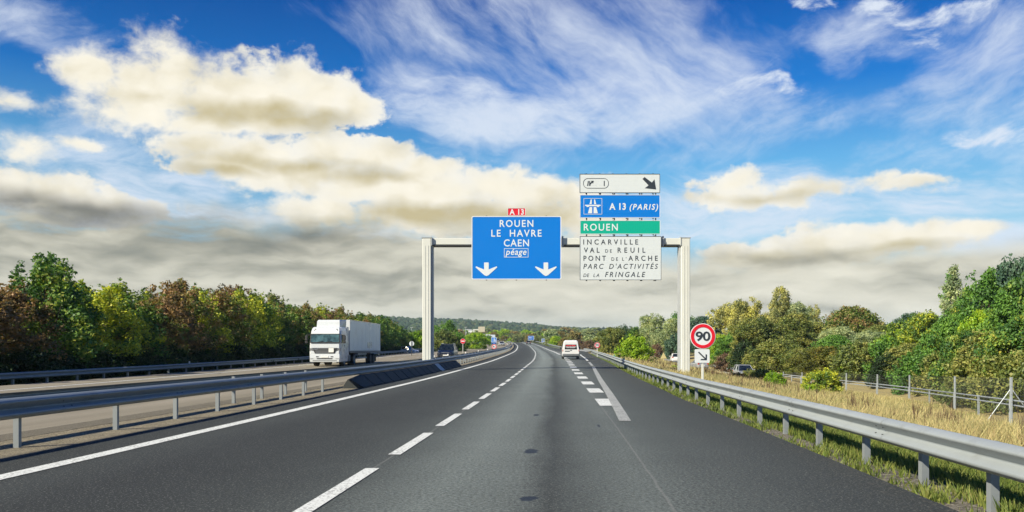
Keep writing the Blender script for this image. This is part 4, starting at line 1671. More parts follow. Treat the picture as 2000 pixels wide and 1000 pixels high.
def make_truck():
    y = 66.0
    x = PX(634.5, y)
    root = empty('articulated_truck', (x, y, float(ZR(y) + OPP_DZ(y)) + .01), math.atan2(-(XC(80) - XC(64)), 16))
    tag(root, 'white articulated truck with grey box trailer coming towards us on the opposite carriageway', 'truck')
    Wc = 1.25
    P = 'paint_truck_white'
    # cab body: loft of front profile through height, y of the nose per height
    b = MB()
    prof = [(.34, .10, 1.20), (.42, .0, 1.245), (1.05, -.02, 1.25), (1.45, .02, 1.25), (1.86, .05, 1.25), (2.55, .20, 1.215), (2.78, .30, 1.20), (3.02, .46, 1.15), (3.10, .62, 1.08)]
    rings = []
    for z, yf, w in prof:
        c = .14
        rings.append([(-w + c, yf, z), (w - c, yf, z), (w, yf + c * 1.3, z), (w, 2.25, z), (-w, 2.25, z), (-w, yf + c * 1.3, z)])
    b.loft(rings)
    b.build('cab', M(P), root)
    # windscreen
    b = MB()
    b.loft([[(-1.13, -.01, 1.90), (1.13, -.01, 1.90), (1.17, .10, 1.90), (-1.17, .10, 1.90)],
            [(-1.10, .115, 2.50), (1.10, .115, 2.50), (1.14, .25, 2.50), (-1.14, .25, 2.50)]])
    ws = b.build('windscreen', M('truck_glass'), root)
    b = MB()
    for zz in (1.865, 2.525):
        yy = -.0 + (zz - 1.9) * .21
        b.box((0, yy, zz), (2.32, .05, .06), bev=.015)
    for s in (-1, 1):
        b.tube((s * 1.15, -.005, 1.87), (s * 1.12, .135, 2.53), .035, n=6)
        b.tube((s * .35 - .25, -.03, 1.91), (s * .35 + .25, -.02, 1.97), .014, n=5)
    b.build('seal_and_wipers', M('plastic_black'), ws)
    # side windows
    for s in (-1, 1):
        b = MB()
        b.poly([(.30, 1.85), (1.25, 1.85), (1.25, 2.48), (.42, 2.48)], .03, 'x', s * 1.245 - .015)
        d = b.build('side_window', M('car_glass'), root)
        b = MB()
        b.poly([(.26, .55), (1.30, .55), (1.30, 1.80), (.26, 1.80)], .012, 'x', s * 1.252 - .006)
        dr = b.build('door', M(P), root)
        b = MB()
        b.box((s * 1.27, 1.15, 1.62), (.03, .20, .05))
        b.build('handle', M('plastic_black'), dr)
        # mirrors
        b = MB()
        b.tube((s * 1.2, .20, 2.50), (s * 1.52, .10, 2.46), .025, n=6)
        b.tube((s * 1.2, .22, 1.86), (s * 1.50, .12, 1.90), .025, n=6)
        b.box((s * 1.50, .13, 2.22), (.22, .14, .42), bev=.03)
        b.box((s * 1.50, .13, 1.90), (.22, .14, .18), bev=.03)
        b.build('mirror', M('plastic_black'), root)
        b = MB()
        b.loft([[(s * .80, -.035, 1.22), (s * 1.20, .02, 1.20), (s * 1.215, .02, 1.42), (s * .98, -.03, 1.44)],
                [(s * .80, .08, 1.22), (s * 1.20, .12, 1.20), (s * 1.215, .12, 1.42), (s * .98, .08, 1.44)]])
        b.build('headlight', M('plastic_grey'), root)
        b = MB()
        b.box((s * .98, -.025, .76), (.34, .06, .22), bev=.04)
        b.build('headlight', M('lamp_glass'), root)
    # grille of dark slots and grey bars
    b = MB()
    b.poly([(-.98, 1.45), (.98, 1.45), (.78, 1.02), (-.78, 1.02)], .05, 'y', -.045)
    g = b.build('grille', M('plastic_black'), root)
    b = MB()
    for zz, w in ((1.37, 1.6), (1.27, 1.55), (1.17, 1.48), (1.08, 1.42)):
        b.box((0, -.055, zz), (w, .04, .055), bev=.012)
    b.build('bars', M('plastic_grey'), g)
    b = MB()
    b.box((-.72, -.075, 1.36), (.36, .03, .10), bev=.02)
    b.build('badge_plate', M('chrome'), g)
    b = MB()
    b.box((.52, -.085, 1.27), (.40, .03, .32))
    b.build('hazard_plate', M('plate_white'), g)
    # bumper
    b = MB()
    b.loft([[(-1.12, -.06, .36), (1.12, -.06, .36), (1.23, .16, .36), (-1.23, .16, .36)],
            [(-1.17, -.07, .70), (1.17, -.07, .70), (1.255, .18, .70), (-1.255, .18, .70)],
            [(-1.15, -.03, .98), (1.15, -.03, .98), (1.25, .18, .98), (-1.25, .18, .98)]])
    bp = b.build('bumper', M(P), root)
    b = MB()
    b.box((0, -.075, .61), (1.25, .03, .075), bev=.02)
    b.box((0, -.072, .455), (1.9, .02, .03))
    for s in (-1, 1):
        b.box((s * .58, -.075, .76), (.22, .03, .07), bev=.02)
        b.box((s * 1.0, -.06, .60), (.26, .03, .03))
    b.build('slots', M('plastic_black'), bp)
    b = MB()
    b.box((0, -.085, .76), (.56, .02, .13))
    b.build('number_plate', M('plate_white'), root)
    # roof deflector
    b = MB()
    b.loft([[(-.92, .95, 3.10), (.92, .95, 3.10), (1.12, 2.2, 3.10), (-1.12, 2.2, 3.10)],
            [(-.90, 1.02, 3.55), (.90, 1.02, 3.55), (1.14, 2.2, 3.62), (-1.14, 2.2, 3.62)],
            [(-.86, 1.15, 3.66), (.86, 1.15, 3.66), (1.13, 2.2, 3.72), (-1.13, 2.2, 3.72)]])
    b.build('roof_deflector', M(P), root)
    b = MB()
    for s in (-1, 1):
        b.tube((s * .85, .40, 2.92), (s * .85, .34, 2.92), .035, n=8)
        b.tube((s * .92, .36, 2.84), (s * .92, .30, 2.84), .03, n=8)
    b.build('roof_lamps', M('plastic_black'), root)
    # side fairings and fenders
    for s in (-1, 1):
        b = MB()
        b.box((s * 1.20, 2.42, 2.0), (.05, .55, 2.3), bev=.01)
        b.build('side_fairing', M(P), root)
        b = MB()
        n = 12
        rings = []
        for rr in (.60, .66):
            pass
        for i in range(n):
            a0, a1 = math.pi * i / n, math.pi * (i + 1) / n
            for rr in (.58,):
                b.box((s * 1.12, 1.35 + rr * math.cos((a0 + a1) / 2), .50 + rr * math.sin((a0 + a1) / 2)), (.28, .05, .18), rot=Matrix.Rotation((a0 + a1) / 2, 4, 'X'))
        b.build('fender', M(P), root)
    # chassis, tank, wheels
    b = MB()
    b.box((0, 3.6, .75), (.9, 5.6, .25))
    b.box((0, 9.5, .98), (.9, 9.5, .22))
    b.box((0, 1.2, .45), (1.5, 1.4, .2))
    b.build('chassis', M('plastic_black'), root)
    for s in (-1, 1):
        b = MB()
        b.box((s * 1.0, 2.75, .62), (.5, .9, .55), bev=.06)
        b.build('tank', M('plastic_grey'), root)
        wheel(root, s * 1.03, 1.35, .50, .34, rim='plastic_grey')
        wheel(root, s * .98, 4.55, .50, .5, rim='plastic_grey')
        for yy in (11.0, 12.3):
            wheel(root, s * 1.0, yy, .48, .4, rim='plastic_black')
        b = MB()
        b.box((s * 1.16, 7.7, .94), (.04, 3.4, .12))
        b.box((s * 1.16, 7.7, .62), (.04, 3.4, .12))
        for yy in (6.2, 7.7, 9.2):
            b.box((s * 1.12, yy, .85), (.04, .06, .6))
        b.build('side_guard', M('galvanised_dull'), root)
        b = MB()
        b.box((s * 1.0, 13.1, .55), (.44, .03, .62))
        b.build('mudflap', M('plastic_black'), root)
    b = MB()
    b.box((0, 5.9, .62), (.12, .12, 1.0))
    b.box((.55, 5.9, .62), (.14, .14, .9))
    b.box((-.55, 5.9, .62), (.14, .14, .9))
    b.build('landing_legs', M('plastic_black'), root)
    # trailer box
    b = MB()
    b.box((0, 8.9, 2.46), (2.50, 11.9, 2.50), bev=.03)
    tr = b.build('trailer_box', M('trailer_side'), root)
    b = MB()
    b.box((0, 2.93, 2.46), (2.54, .05, 2.56), bev=.01)
    b.box((0, 14.87, 2.46), (2.54, .05, 2.56), bev=.01)
    for s in (-1, 1):
        b.box((s * 1.245, 8.9, 3.72), (.06, 11.9, .07))
    b.build('edge_frame', M(P), tr)
    b = MB()
    b.box((0, 8.9, 1.13), (2.53, 11.95, .16))
    b.build('skirt', M('plastic_grey'), tr)
    b = MB()
    for yy in np.arange(4.3, 14.5, 1.48):
        b.box((1.252, yy, 2.46), (.006, .018, 2.3))
    b.build('panel_joints', M('trailer_side'), tr)
    b = MB()
    b.poly([(9.3, 1.45), (10.5, 1.45), (10.5, 1.95), (9.3, 1.95)], .004, 'x', 1.2525)
    b.poly([(10.75, 1.45), (11.2, 1.45), (11.2, 2.02), (10.75, 2.02)], .004, 'x', 1.2525)
    b.build('pale_patch', M('paint_truck_white'), tr)


def make_van():
    y = 94.0
    root = empty('panel_van', (PX(1112.6, y), y, float(ZR(y)) + .012), math.pi + math.atan2(-(XC(104) - XC(84)), 20))
    tag(root, 'white high roofed van seen from behind with red lettering across its rear window', 'van')
    P = 'paint_van_white'
    L, hw = 4.2, .90
    st = [(-.0, .55, .35, .60, .75, .80), (.12, .80, .28, .70, .95, .82), (.7, .88, .25, .8, 1.08, .84), (1.15, .90, .25, .85, 1.2, .84), (1.75, .90, .25, .95, 1.88, .72),
          (2.1, .90, .25, .95, 1.98, .72), (3.9, .90, .25, .95, 2.0, .72), (4.14, .89, .28, .95, 1.96, .72), (4.2, .86, .40, .95, 1.88, .71)]
    b = MB()
    rings = []
    for yy, w, z0, zm, z1, t in st:
        m = zm
        tk = w * (t if z1 > 1.5 else .92)
        up = m + (z1 - m) * .86
        rings.append([(-w * .94, yy, z0), (-w, yy, z0 + .1), (-w, yy, m), (-(w * .35 + tk * .65) * 1.02, yy, up), (-tk * .93, yy, z1), (tk * .93, yy, z1),
                      ((w * .35 + tk * .65) * 1.02, yy, up), (w, yy, m), (w, yy, z0 + .1), (w * .94, yy, z0)])
    b.loft(rings)
    b.build('body', M(P), root)
    b = MB()
    b.poly([(-.66, 1.02), (.66, 1.02), (.58, 1.58), (-.58, 1.58)], .02, 'y', 4.19)
    rw = b.build('rear_window', M('car_glass'), root)
    b = MB()       # large sticker lettering, illegible at this distance: rows of letter shapes
    rs = random.Random(4)
    xx = -.50
    while xx < .48:
        w = rs.uniform(.05, .12)
        hh = rs.uniform(.11, .18)
        b.poly([(xx, 1.43 - hh / 2), (xx + w, 1.43 - hh / 2 + rs.uniform(-.02, .04)), (xx + w * rs.uniform(.7, 1.2), 1.43 + hh / 2), (xx + w * .3, 1.43 + hh / 2 - rs.uniform(0, .04))], .008, 'y', 4.211)
        if rs.random() < .8:
            pass
        xx += w + rs.uniform(.004, .02)
    b.build('red_lettering', M('sticker_red'), rw)
    b = MB()
    xx = -.56
    while xx < .54:
        w = rs.uniform(.05, .10)
        b.box((xx + w / 2, 4.215, 1.55), (w, .008, .04))
        b.box((xx + w / 2, 4.215, 1.29), (w, .008, .05))
        b.box((xx * .8 + w / 2, 4.215, 1.20), (w * .8, .008, .05))
        xx += w + .02
    b.build('white_lettering', M('sign_letter_white'), rw)
    b = MB()
    b.box((0, 4.20, .44), (1.74, .16, .24), bev=.03)
    b.box((0, 4.10, .28), (1.6, .12, .14))
    b.build('bumper', M('plastic_grey'), root)
    b = MB()
    b.box((.38, 4.215, .83), (.52, .02, .12))
    b.build('number_plate', M('plastic_grey'), root)
    b = MB()
    b.tube((0, 4.23, 1.04), (.20, 4.23, 1.22), .012, n=5)
    b.box((0, 4.225, .92), (.16, .03, .06))
    b.build('wiper_and_handle', M('plastic_black'), root)
    for s in (-1, 1):
        b = MB()
        b.box((s * .85, 4.16, .90), (.07, .12, .22), bev=.02)
        b.build('tail_light', M('lamp_red'), root)
        b = MB()
        b.box((s * 1.03, 1.35, 1.15), (.20, .14, .24), bev=.03)
        b.build('mirror', M('plastic_black'), root)
        wheel(root, s * .80, .85, .33, .2)
        wheel(root, s * .80, 3.45, .33, .2)
    b = MB()
    b.loft([[(-.78, 1.16, 1.16), (.78, 1.16, 1.16), (.78, 1.3, 1.16), (-.78, 1.3, 1.16)], [(-.62, 1.66, 1.82), (.62, 1.66, 1.82), (.62, 1.8, 1.82), (-.62, 1.8, 1.82)]])
    b.build('windscreen', M('car_glass'), root)
    b = MB()
    b.poly([(1.5, 1.02), (2.3, 1.02), (2.3, 1.6), (1.9, 1.6)], .02, 'x', .84)
    b.poly([(1.5, 1.02), (2.3, 1.02), (2.3, 1.6), (1.9, 1.6)], .02, 'x', -.86)
    b.build('side_window', M('car_glass'), root)


def build_vehicles():
    make_truck()
    make_van()
    g = lambda y, u: float(ZR(y) + OPP_DZ(y)) + .01
    hd = lambda y: math.atan2(-(float(XC(y + 8)) - float(XC(y - 8))), 16)
    make_car('suv', (PX(874.5, 92), 92, g(92, 0)), hd(92), 'dark navy off-road car with roof rails driving towards us beside left gantry post', 'paint_navy', L=4.5, Wd=1.86, H=1.66, style='suv')
    y = 330.0
    make_car('car', (PX(1032.2, y), y, float(ZR(y)) + .01), math.pi + hd(y), 'small grey car driving away around the bend below the blue panel', 'paint_grey', L=4.2, Wd=1.76, H=1.5, style='hatch')
    y = 300.0
    make_car('car', (PX(979.4, y), y, g(y, 0)), hd(y) + .15, 'silver car coming round the bend, right of the blue lane sign', 'paint_silver', L=4.4, Wd=1.8, H=1.45, style='sedan')
    y = 285.0
    rz = float(ZR(y) + np.interp(y, RAMP_Y, RAMP_D))
    make_car('car', (PX(1159.0, y), y, rz + .02), math.pi - .28, 'white car on the exit ramp beside the small 70 sign', 'paint_van_white', L=4.3, Wd=1.8, H=1.5)
    # low road
    def low(px, y):
        return (PX(px, y), y, float(LOW_Z(y)) + .06)
    make_car('car', low(1320, 150), math.pi - .1, 'white car on the low road half hidden by the right gantry post', 'paint_van_white', L=4.3, Wd=1.8, H=1.55)
    make_car('car', low(1366, 128), math.pi + .06, 'silver hatchback on the low road below the square arrow plate', 'paint_silver', L=4.2, Wd=1.78, H=1.55)
    make_car('car', low(1453, 97), -.05, 'silver car on the low road partly hidden by bushes, in front of the railing', 'paint_silver', L=4.3, Wd=1.8, H=1.58)
    # far lorry and cars
    y = 360.0
    root = empty('lorry', (PX(961.5, y), y, g(y, 0)), hd(y))
    tag(root, 'far blue fronted lorry with white box, directly behind the blue lane sign', 'truck')
    b = MB()
    b.box((0, 4.2, 2.35), (2.5, 7.0, 2.9), bev=.04)
    b.build('box', M('paint_truck_white'), root)
    b = MB()
    b.box((0, .0, 1.65), (2.4, 1.9, 2.3), bev=.12)
    b.build('cab', M('paint_lorry_blue'), root)
    b = MB()
    b.box((0, -.94, 2.15), (2.1, .08, .75), bev=.03)
    b.build('windscreen', M('car_glass'), root)
    b = MB()
    b.box((0, -.96, .75), (2.2, .1, .4), bev=.03)
    b.build('bumper', M('plastic_grey'), root)
    for s in (-1, 1):
        wheel(root, s * 1.0, 0, .48, .3, rim='plastic_grey')
        wheel(root, s * 1.0, 5.6, .48, .4, rim='plastic_grey')
    far = [(936.5, 440, 'paint_black', 'suv', 'dark car far off on the slip road, leftmost of the queue by the cantilever gantry'),
           (941.5, 420, 'paint_silver', 'hatch', 'pale car far off on the slip road, between two dark ones'),
           (948.5, 400, 'paint_black', 'hatch', 'dark car far off on the slip road, nearest to the far lorry'),
           (972.6, 420, 'paint_grey', 'hatch', 'dark grey car far off, just right of the far lorry'),
           (988.5, 450, 'paint_silver', 'sedan', 'tiny pale car far off at the top of the bend, right of the silver car')]
    for px, y, pm, stl, lab in far:
        make_car('car', (PX(px, y), y, float(ZR(y)) + .02), hd(y), lab, pm, style=stl)
    y = 520.0
    root = empty('lorry', (PX(953.0, y), y, float(ZR(y))), hd(y))
    tag(root, 'tiny white box lorry in the far queue beneath the cantilever arm', 'truck')
    b = MB()
    b.box((0, 3.4, 2.2), (2.4, 5.5, 2.4), bev=.04)
    b.build('box', M('paint_truck_white'), root)
    b = MB()
    b.box((0, 0, 1.4), (2.2, 1.5, 1.7), bev=.15)
    b.build('cab', M('paint_grey'), root)
    for s in (-1, 1):
        wheel(root, s * .9, 0, .42, .3)
        wheel(root, s * .9, 4.6, .42, .3)


build_vehicles()

# ---------------------------------------------------------------- vegetation
def leaf_mat(name, stops, trans=.28, rough=.55):
    """stops: colour ramp over a per-leaf random mixed with slow clumps and a per-tree random"""
    m, t, out = new_mat(name)
    at = t.n('ShaderNodeAttribute', attribute_name='tint')
    tr = t.sep(at.outputs['Vector'])
    oi = t.n('ShaderNodeObjectInfo')
    o = t.n('ShaderNodeTexCoord').outputs['Object']
    nz = t.noise(t.v('ADD', o, t.v('MULTIPLY', oi.outputs['Location'], (.37, .61, .2))), .55, 3.0, .6)
    f = t.m('ADD', t.m('MULTIPLY', tr[0], .22), t.m('MULTIPLY', nz, 1.02))
    f = t.m('ADD', f, t.m('MULTIPLY', t.m('SUBTRACT', oi.outputs['Random'], .5), .16))
    f = t.m('ADD', t.m('SUBTRACT', f, .10), t.m('MULTIPLY', t.m('SUBTRACT', tr[1], .5), .25))
    c = t.ramp(f, stops)
    k = t.m('ADD', .82, t.m('MULTIPLY', tr[2], .36))
    c = t.v('MULTIPLY', c, t.comb(k, k, k))
    b = t.n('ShaderNodeBsdfPrincipled')
    t.put(b.inputs['Base Color'], c)
    b.inputs['Roughness'].default_value = rough
    b.inputs['Specular IOR Level'].default_value = .35
    tl = t.n('ShaderNodeBsdfTranslucent')
    t.put(tl.inputs['Color'], t.v('MULTIPLY', c, (1.25, 1.35, .6)))
    mx = t.n('ShaderNodeMixShader')
    mx.inputs[0].default_value = trans
    t.t.links.new(b.outputs[0], mx.inputs[1])
    t.t.links.new(tl.outputs[0], mx.inputs[2])
    t.t.links.new(mx.outputs[0], out.inputs[0])
    return m


DK, MD, LT, YG, BR, RD = (.018, .040, .010), (.036, .075, .014), (.075, .125, .020), (.20, .21, .028), (.17, .085, .035), (.115, .050, .028)
leaf_mat('leaf_maple_green', [(.25, (0.024, 0.068, 0.021)), (.45, (0.057, 0.141, 0.028)), (.60, (0.122, 0.232, 0.040)), (.75, (0.304, 0.365, 0.057)), (.9, (0.485, 0.405, 0.071))])
leaf_mat('leaf_maple_mixed', [(.25, (0.034, 0.071, 0.021)), (.42, (0.098, 0.167, 0.030)), (.55, (0.196, 0.218, 0.046)), (.66, (0.310, 0.218, 0.086)), (.80, (0.299, 0.161, 0.069))])
leaf_mat('leaf_maple_brown', [(.25, (.055, .060, .018)), (.40, (.13, .10, .035)), (.54, (.25, .155, .070)), (.68, (.34, .20, .085)), (.82, (.18, .19, .04))])
leaf_mat('leaf_maple_yellow', [(.25, (0.045, 0.101, 0.021)), (.45, (0.141, 0.232, 0.033)), (.60, (0.405, 0.445, 0.040)), (.80, (0.620, 0.586, 0.051))])
leaf_mat('leaf_hedge_dark', [(.25, (0.013, 0.026, 0.010)), (.5, (0.026, 0.058, 0.016)), (.8, (0.064, 0.099, 0.026))])
leaf_mat('leaf_lime', [(.25, (0.092, 0.193, 0.015)), (.5, (0.239, 0.404, 0.022)), (.75, (0.440, 0.527, 0.037))])
leaf_mat('leaf_bright', [(.25, (0.037, 0.101, 0.022)), (.5, (0.092, 0.211, 0.033)), (.75, (0.184, 0.331, 0.052))])
leaf_mat('leaf_willow', [(.25, (0.140, 0.196, 0.095)), (.5, (0.295, 0.365, 0.186)), (.75, (0.506, 0.533, 0.247))])
leaf_mat('leaf_willow_yellow', [(.25, (0.130, 0.155, 0.051)), (.45, (0.270, 0.292, 0.108)), (.62, (0.518, 0.464, 0.134)), (.82, (0.620, 0.620, 0.151))])
leaf_mat('leaf_olive', [(.25, (0.066, 0.101, 0.029)), (.5, (0.164, 0.207, 0.051)), (.75, (0.322, 0.309, 0.079))])
leaf_mat('leaf_ochre', [(.25, (.065, .080, .016)), (.45, (.135, .145, .024)), (.62, (.24, .22, .035)), (.8, (.30, .19, .05))])
leaf_mat('leaf_bluegreen', [(.25, (0.026, 0.065, 0.043)), (.5, (0.061, 0.126, 0.082)), (.75, (0.121, 0.194, 0.121))])
leaf_mat('leaf_far', [(.25, (0.086, 0.134, 0.065)), (.5, (0.173, 0.220, 0.090)), (.75, (0.302, 0.313, 0.112))], trans=.15)
leaf_mat('leaf_far_ochre', [(.25, (0.112, 0.112, 0.035)), (.5, (0.216, 0.184, 0.051)), (.75, (0.320, 0.200, 0.064))], trans=.15)
leaf_mat('leaf_russet', [(.25, (0.080, 0.058, 0.032)), (.5, (0.152, 0.096, 0.058)), (.75, (0.224, 0.136, 0.077))], trans=.15)
simple('bark', (.095, .075, .055), rough=.95, var=.3, scale=2.0, bmp=.6)


def leaves(centres, radii, per, size, rng, aspect=.62, up=.35, flat=.5):
    """leaf blades (folded diamonds) scattered around clump centres; returns verts, quads, tint"""
    n = len(centres) * per
    c = np.repeat(centres, per, 0)
    rr = np.repeat(radii, per)
    d = rng.normal(size=(n, 3))
    d /= np.linalg.norm(d, axis=1, keepdims=True)
    d *= (rng.random((n, 1)) ** .45)
    p = c + d * rr[:, None] * np.array([1, 1, .85])
    # leaf frame: normal leans outward and up
    nrm = d * .7 + rng.normal(size=(n, 3)) * flat + np.array([0, 0, up])
    nrm /= np.linalg.norm(nrm, axis=1, keepdims=True)
    a = rng.normal(size=(n, 3))
    a -= (a * nrm).sum(1, keepdims=True) * nrm
    a /= np.linalg.norm(a, axis=1, keepdims=True)
    b = np.cross(nrm, a)
    s = size * rng.uniform(.6, 1.35, (n, 1))
    v = np.stack([p - a * s * .5, p + b * s * .5 * aspect + nrm * s * .08, p + a * s * .5, p - b * s * .5 * aspect + nrm * s * .08], 1)
    tint = np.stack([rng.random(n), np.repeat(rng.random(len(centres)), per), rng.random(n)], -1)
    f = np.arange(n * 4).reshape(n, 4)
    return v.reshape(-1, 3), f, np.repeat(tint, 4, 0)


def crown_mesh(name, parts, mat):
    V, F, T, off = [], [], [], 0
    for v, f, t in parts:
        V.append(v)
        F.append(f + off)
        T.append(t)
        off += len(v)
    V, F, T = np.concatenate(V), np.concatenate(F), np.concatenate(T)
    o = np_mesh(name, V, F, mat)
    me = o.data
    at = me.attributes.new('tint', 'FLOAT_VECTOR', 'POINT')
    at.data.foreach_set('vector', T.astype(np.float32).ravel())
    COL.objects.unlink(o)
    bpy.data.objects.remove(o)
    return me


def trunk_mesh(h, r, tips, rng, lean=.05):
    b = MB()
    pts = [Vector((0, 0, -.3))]
    n = 5
    for i in range(1, n + 1):
        pts.append(Vector((rng.normal() * lean * h * .3, rng.normal() * lean * h * .3, h * i / n)))
    for i in range(n):
        b.tube(pts[i], pts[i + 1], r * (1 - .8 * i / n), r * (1 - .8 * (i + 1) / n), n=7, cap=False)
    for tp in tips:
        k = min(n - 1, max(1, int(tp[2] * .55 / h * n)))
        q = pts[k]
        mid = q.lerp(Vector(tp), .5) + Vector((0, 0, -.05 * h))
        b.tube(q, mid, r * .38, r * .24, n=5, cap=False)
        b.tube(mid, Vector(tp), r * .24, r * .07, n=5, cap=False)
    bmesh.ops.recalc_face_normals(b.b, faces=b.b.faces)
    me = bpy.data.meshes.new('trunk')
    b.b.to_mesh(me)
    b.b.free()
    me.materials.append(M('bark'))
    return me


def clump_points(rng, n, shape, shell=.55):
    """clump centres inside a crown given by shape(t) -> (height, radius) for t in 0..1, weighted to the outside"""
    out = []
    while len(out) < n:
        t = rng.random()
        z, r = shape(t)
        if rng.random() > (r + .15) / 1.15 and rng.random() > .3:
            continue
        k = shell + (1 - shell) * rng.random() if rng.random() < .78 else rng.random() * shell
        a = rng.random() * 2 * math.pi
        lob = 1 + .20 * math.sin(a * 3 + t * 7 + shape.ph) + .12 * math.sin(a * 5 - t * 11)
        out.append((math.cos(a) * r * k * lob, math.sin(a) * r * k * lob, z + rng.normal() * .08))
    return np.array(out)


class Shape:
    def __init__(s, f, ph):
        s.f, s.ph = f, ph

    def __call__(s, t):
        return s.f(t)


PROTO = {}


def proto(kind, idx, mk):
    PROTO[(kind, idx)] = mk(np.random.default_rng(hash((kind, idx)) % 9999 if False else sum(map(ord, kind)) * 7 + idx * 131))


def mk_maple(rng):
    H, Rr = 7.0, 2.0
    sh = Shape(lambda t: (.35 + t * (H - 1.0), Rr * (.72 + .5 * math.sin(math.pi * min(1, t * 1.05)) - .75 * max(0, t - .62) / .38)), rng.random() * 6)
    c = clump_points(rng, 130, sh, .6)
    rad = rng.uniform(.34, .66, len(c))
    parts = [leaves(c, rad, 58, .19, rng)]
    # ragged upright shoots along the top
    k = 16
    sp = []
    for i in range(k):
        a, q = rng.random() * 6.28, Rr * .85 * rng.random() ** .6
        x, y = math.cos(a) * q, math.sin(a) * q
        z0 = H - 1.5 - q * .55
        for j in range(6):
            sp.append((x + rng.normal() * .05, y + rng.normal() * .05, z0 + j * .26 * rng.uniform(.8, 1.2)))
    sp = np.array(sp)
    parts.append(leaves(sp, rng.uniform(.10, .24, len(sp)), 12, .17, rng))
    tips = c[rng.choice(len(c), 12, False)]
    return crown_mesh('crown', parts, M('leaf_maple_green')), trunk_mesh(H * .8, .11, tips, rng)


def mk_round(rng):
    H, Rr = 8.0, 4.0
    sh = Shape(lambda t: (.9 + t * (H - 1.6), Rr * math.sqrt(max(.02, 1 - abs(t * 1.75 - .72) ** 2.3 * .62)) * (1 if t < .8 else 1 - (t - .8) * 2.4)), rng.random() * 6)
    c = clump_points(rng, 300, sh, .70)
    # larger puffs
    parts = [leaves(c, rng.uniform(.45, .95, len(c)), 62, .29, rng)]
    tips = c[rng.choice(len(c), 16, False)]
    return crown_mesh('crown', parts, M('leaf_olive')), trunk_mesh(H * .75, .22, tips, rng)


def mk_willow(rng):
    """billowing crown of several rounded heads with fine leaves"""
    H, Rr = 9.0, 4.0
    heads = []
    for i in range(9):
        a = rng.random() * 6.28
        q = Rr * .62 * rng.random() ** .5
        heads.append((math.cos(a) * q, math.sin(a) * q, rng.uniform(2.2, 7.0), rng.uniform(1.3, 2.2)))
    heads.append((0, 0, 7.2, 1.6))
    heads.append((.4, .2, 4.2, 2.6))
    c = []
    for hx, hy, hz, hr in heads:
        for _ in range(36):
            d = rng.normal(size=3)
            d /= np.linalg.norm(d)
            d[2] = d[2] * .9 + .15
            c.append((hx + d[0] * hr * rng.uniform(.75, 1), hy + d[1] * hr * rng.uniform(.75, 1), max(.5, hz + d[2] * hr * rng.uniform(.75, 1))))
    c = np.array(c)
    parts = [leaves(c, rng.uniform(.35, .7, len(c)), 58, .28, rng, aspect=.42)]
    tips = c[rng.choice(len(c), 16, False)]
    return crown_mesh('crown', parts, M('leaf_willow')), trunk_mesh(H * .7, .24, tips, rng)


def mk_poplar(rng):
    H, Rr = 12.0, 1.35
    sh = Shape(lambda t: (1.0 + t * (H - 1.2), Rr * (.55 + .6 * math.sin(math.pi * min(1, t + .12))) * (1 if t < .75 else 1 - (t - .75) * 2.6)), rng.random() * 6)
    c = clump_points(rng, 130, sh, .6)
    parts = [leaves(c, rng.uniform(.28, .6, len(c)), 52, .24, rng)]
    tips = c[rng.choice(len(c), 16, False)]
    return crown_mesh('crown', parts, M('leaf_olive')), trunk_mesh(H * .93, .2, tips, rng, .01)


def mk_bush(rng):
    H, Rr = 2.5, 1.6
    sh = Shape(lambda t: (.12 + t * (H - .3), Rr * math.sqrt(max(.03, 1 - (t * .95) ** 2)) * (1 if t > .1 else .9)), rng.random() * 6)
    c = clump_points(rng, 130, sh, .66)
    parts = [leaves(c, rng.uniform(.2, .42, len(c)), 60, .15, rng)]
    k = 24
    sp = []
    for i in range(k):
        a, q = rng.random() * 6.28, Rr * rng.random() ** .5
        z = H * math.sqrt(max(.05, 1 - (q / Rr) ** 2)) * .92
        for j in range(4):
            sp.append((math.cos(a) * q * (1 + .05 * j), math.sin(a) * q * (1 + .05 * j), z + j * .12))
    parts.append(leaves(np.array(sp), np.full(len(sp), .12), 10, .13, rng))
    tips = c[rng.choice(len(c), 12, False)]
    return crown_mesh('crown', parts, M('leaf_bright')), trunk_mesh(H * .7, .06, tips, rng)


def mk_far(rng):
    H, Rr = 8.0, 3.4
    sh = Shape(lambda t: (.5 + t * (H - 1.2), Rr * math.sqrt(max(.03, 1 - abs(t * 1.6 - .6) ** 2.4 * .7)) * (1 if t < .8 else 1 - (t - .8) * 2.2)), rng.random() * 6)
    c = clump_points(rng, 90, sh, .6)
    parts = [leaves(c, rng.uniform(.5, 1.0, len(c)), 22, .62, rng)]
    tips = c[rng.choice(len(c), 6, False)]
    return crown_mesh('crown', parts, M('leaf_far')), trunk_mesh(H * .7, .2, tips, rng)


NVAR = dict(maple=4, round=3, willow=3, poplar=1, bush=3, far=3)
for kd, mk in (('maple', mk_maple), ('round', mk_round), ('willow', mk_willow), ('poplar', mk_poplar), ('bush', mk_bush), ('far', mk_far)):
    for i in range(NVAR[kd]):
        proto(kd, i, mk)
BASE = dict(maple=(7.0, 4.4), round=(8.0, 8.0), willow=(9.0, 8.0), poplar=(12.0, 2.9), bush=(2.5, 3.3), far=(8.0, 6.8))
_cnt = [0]


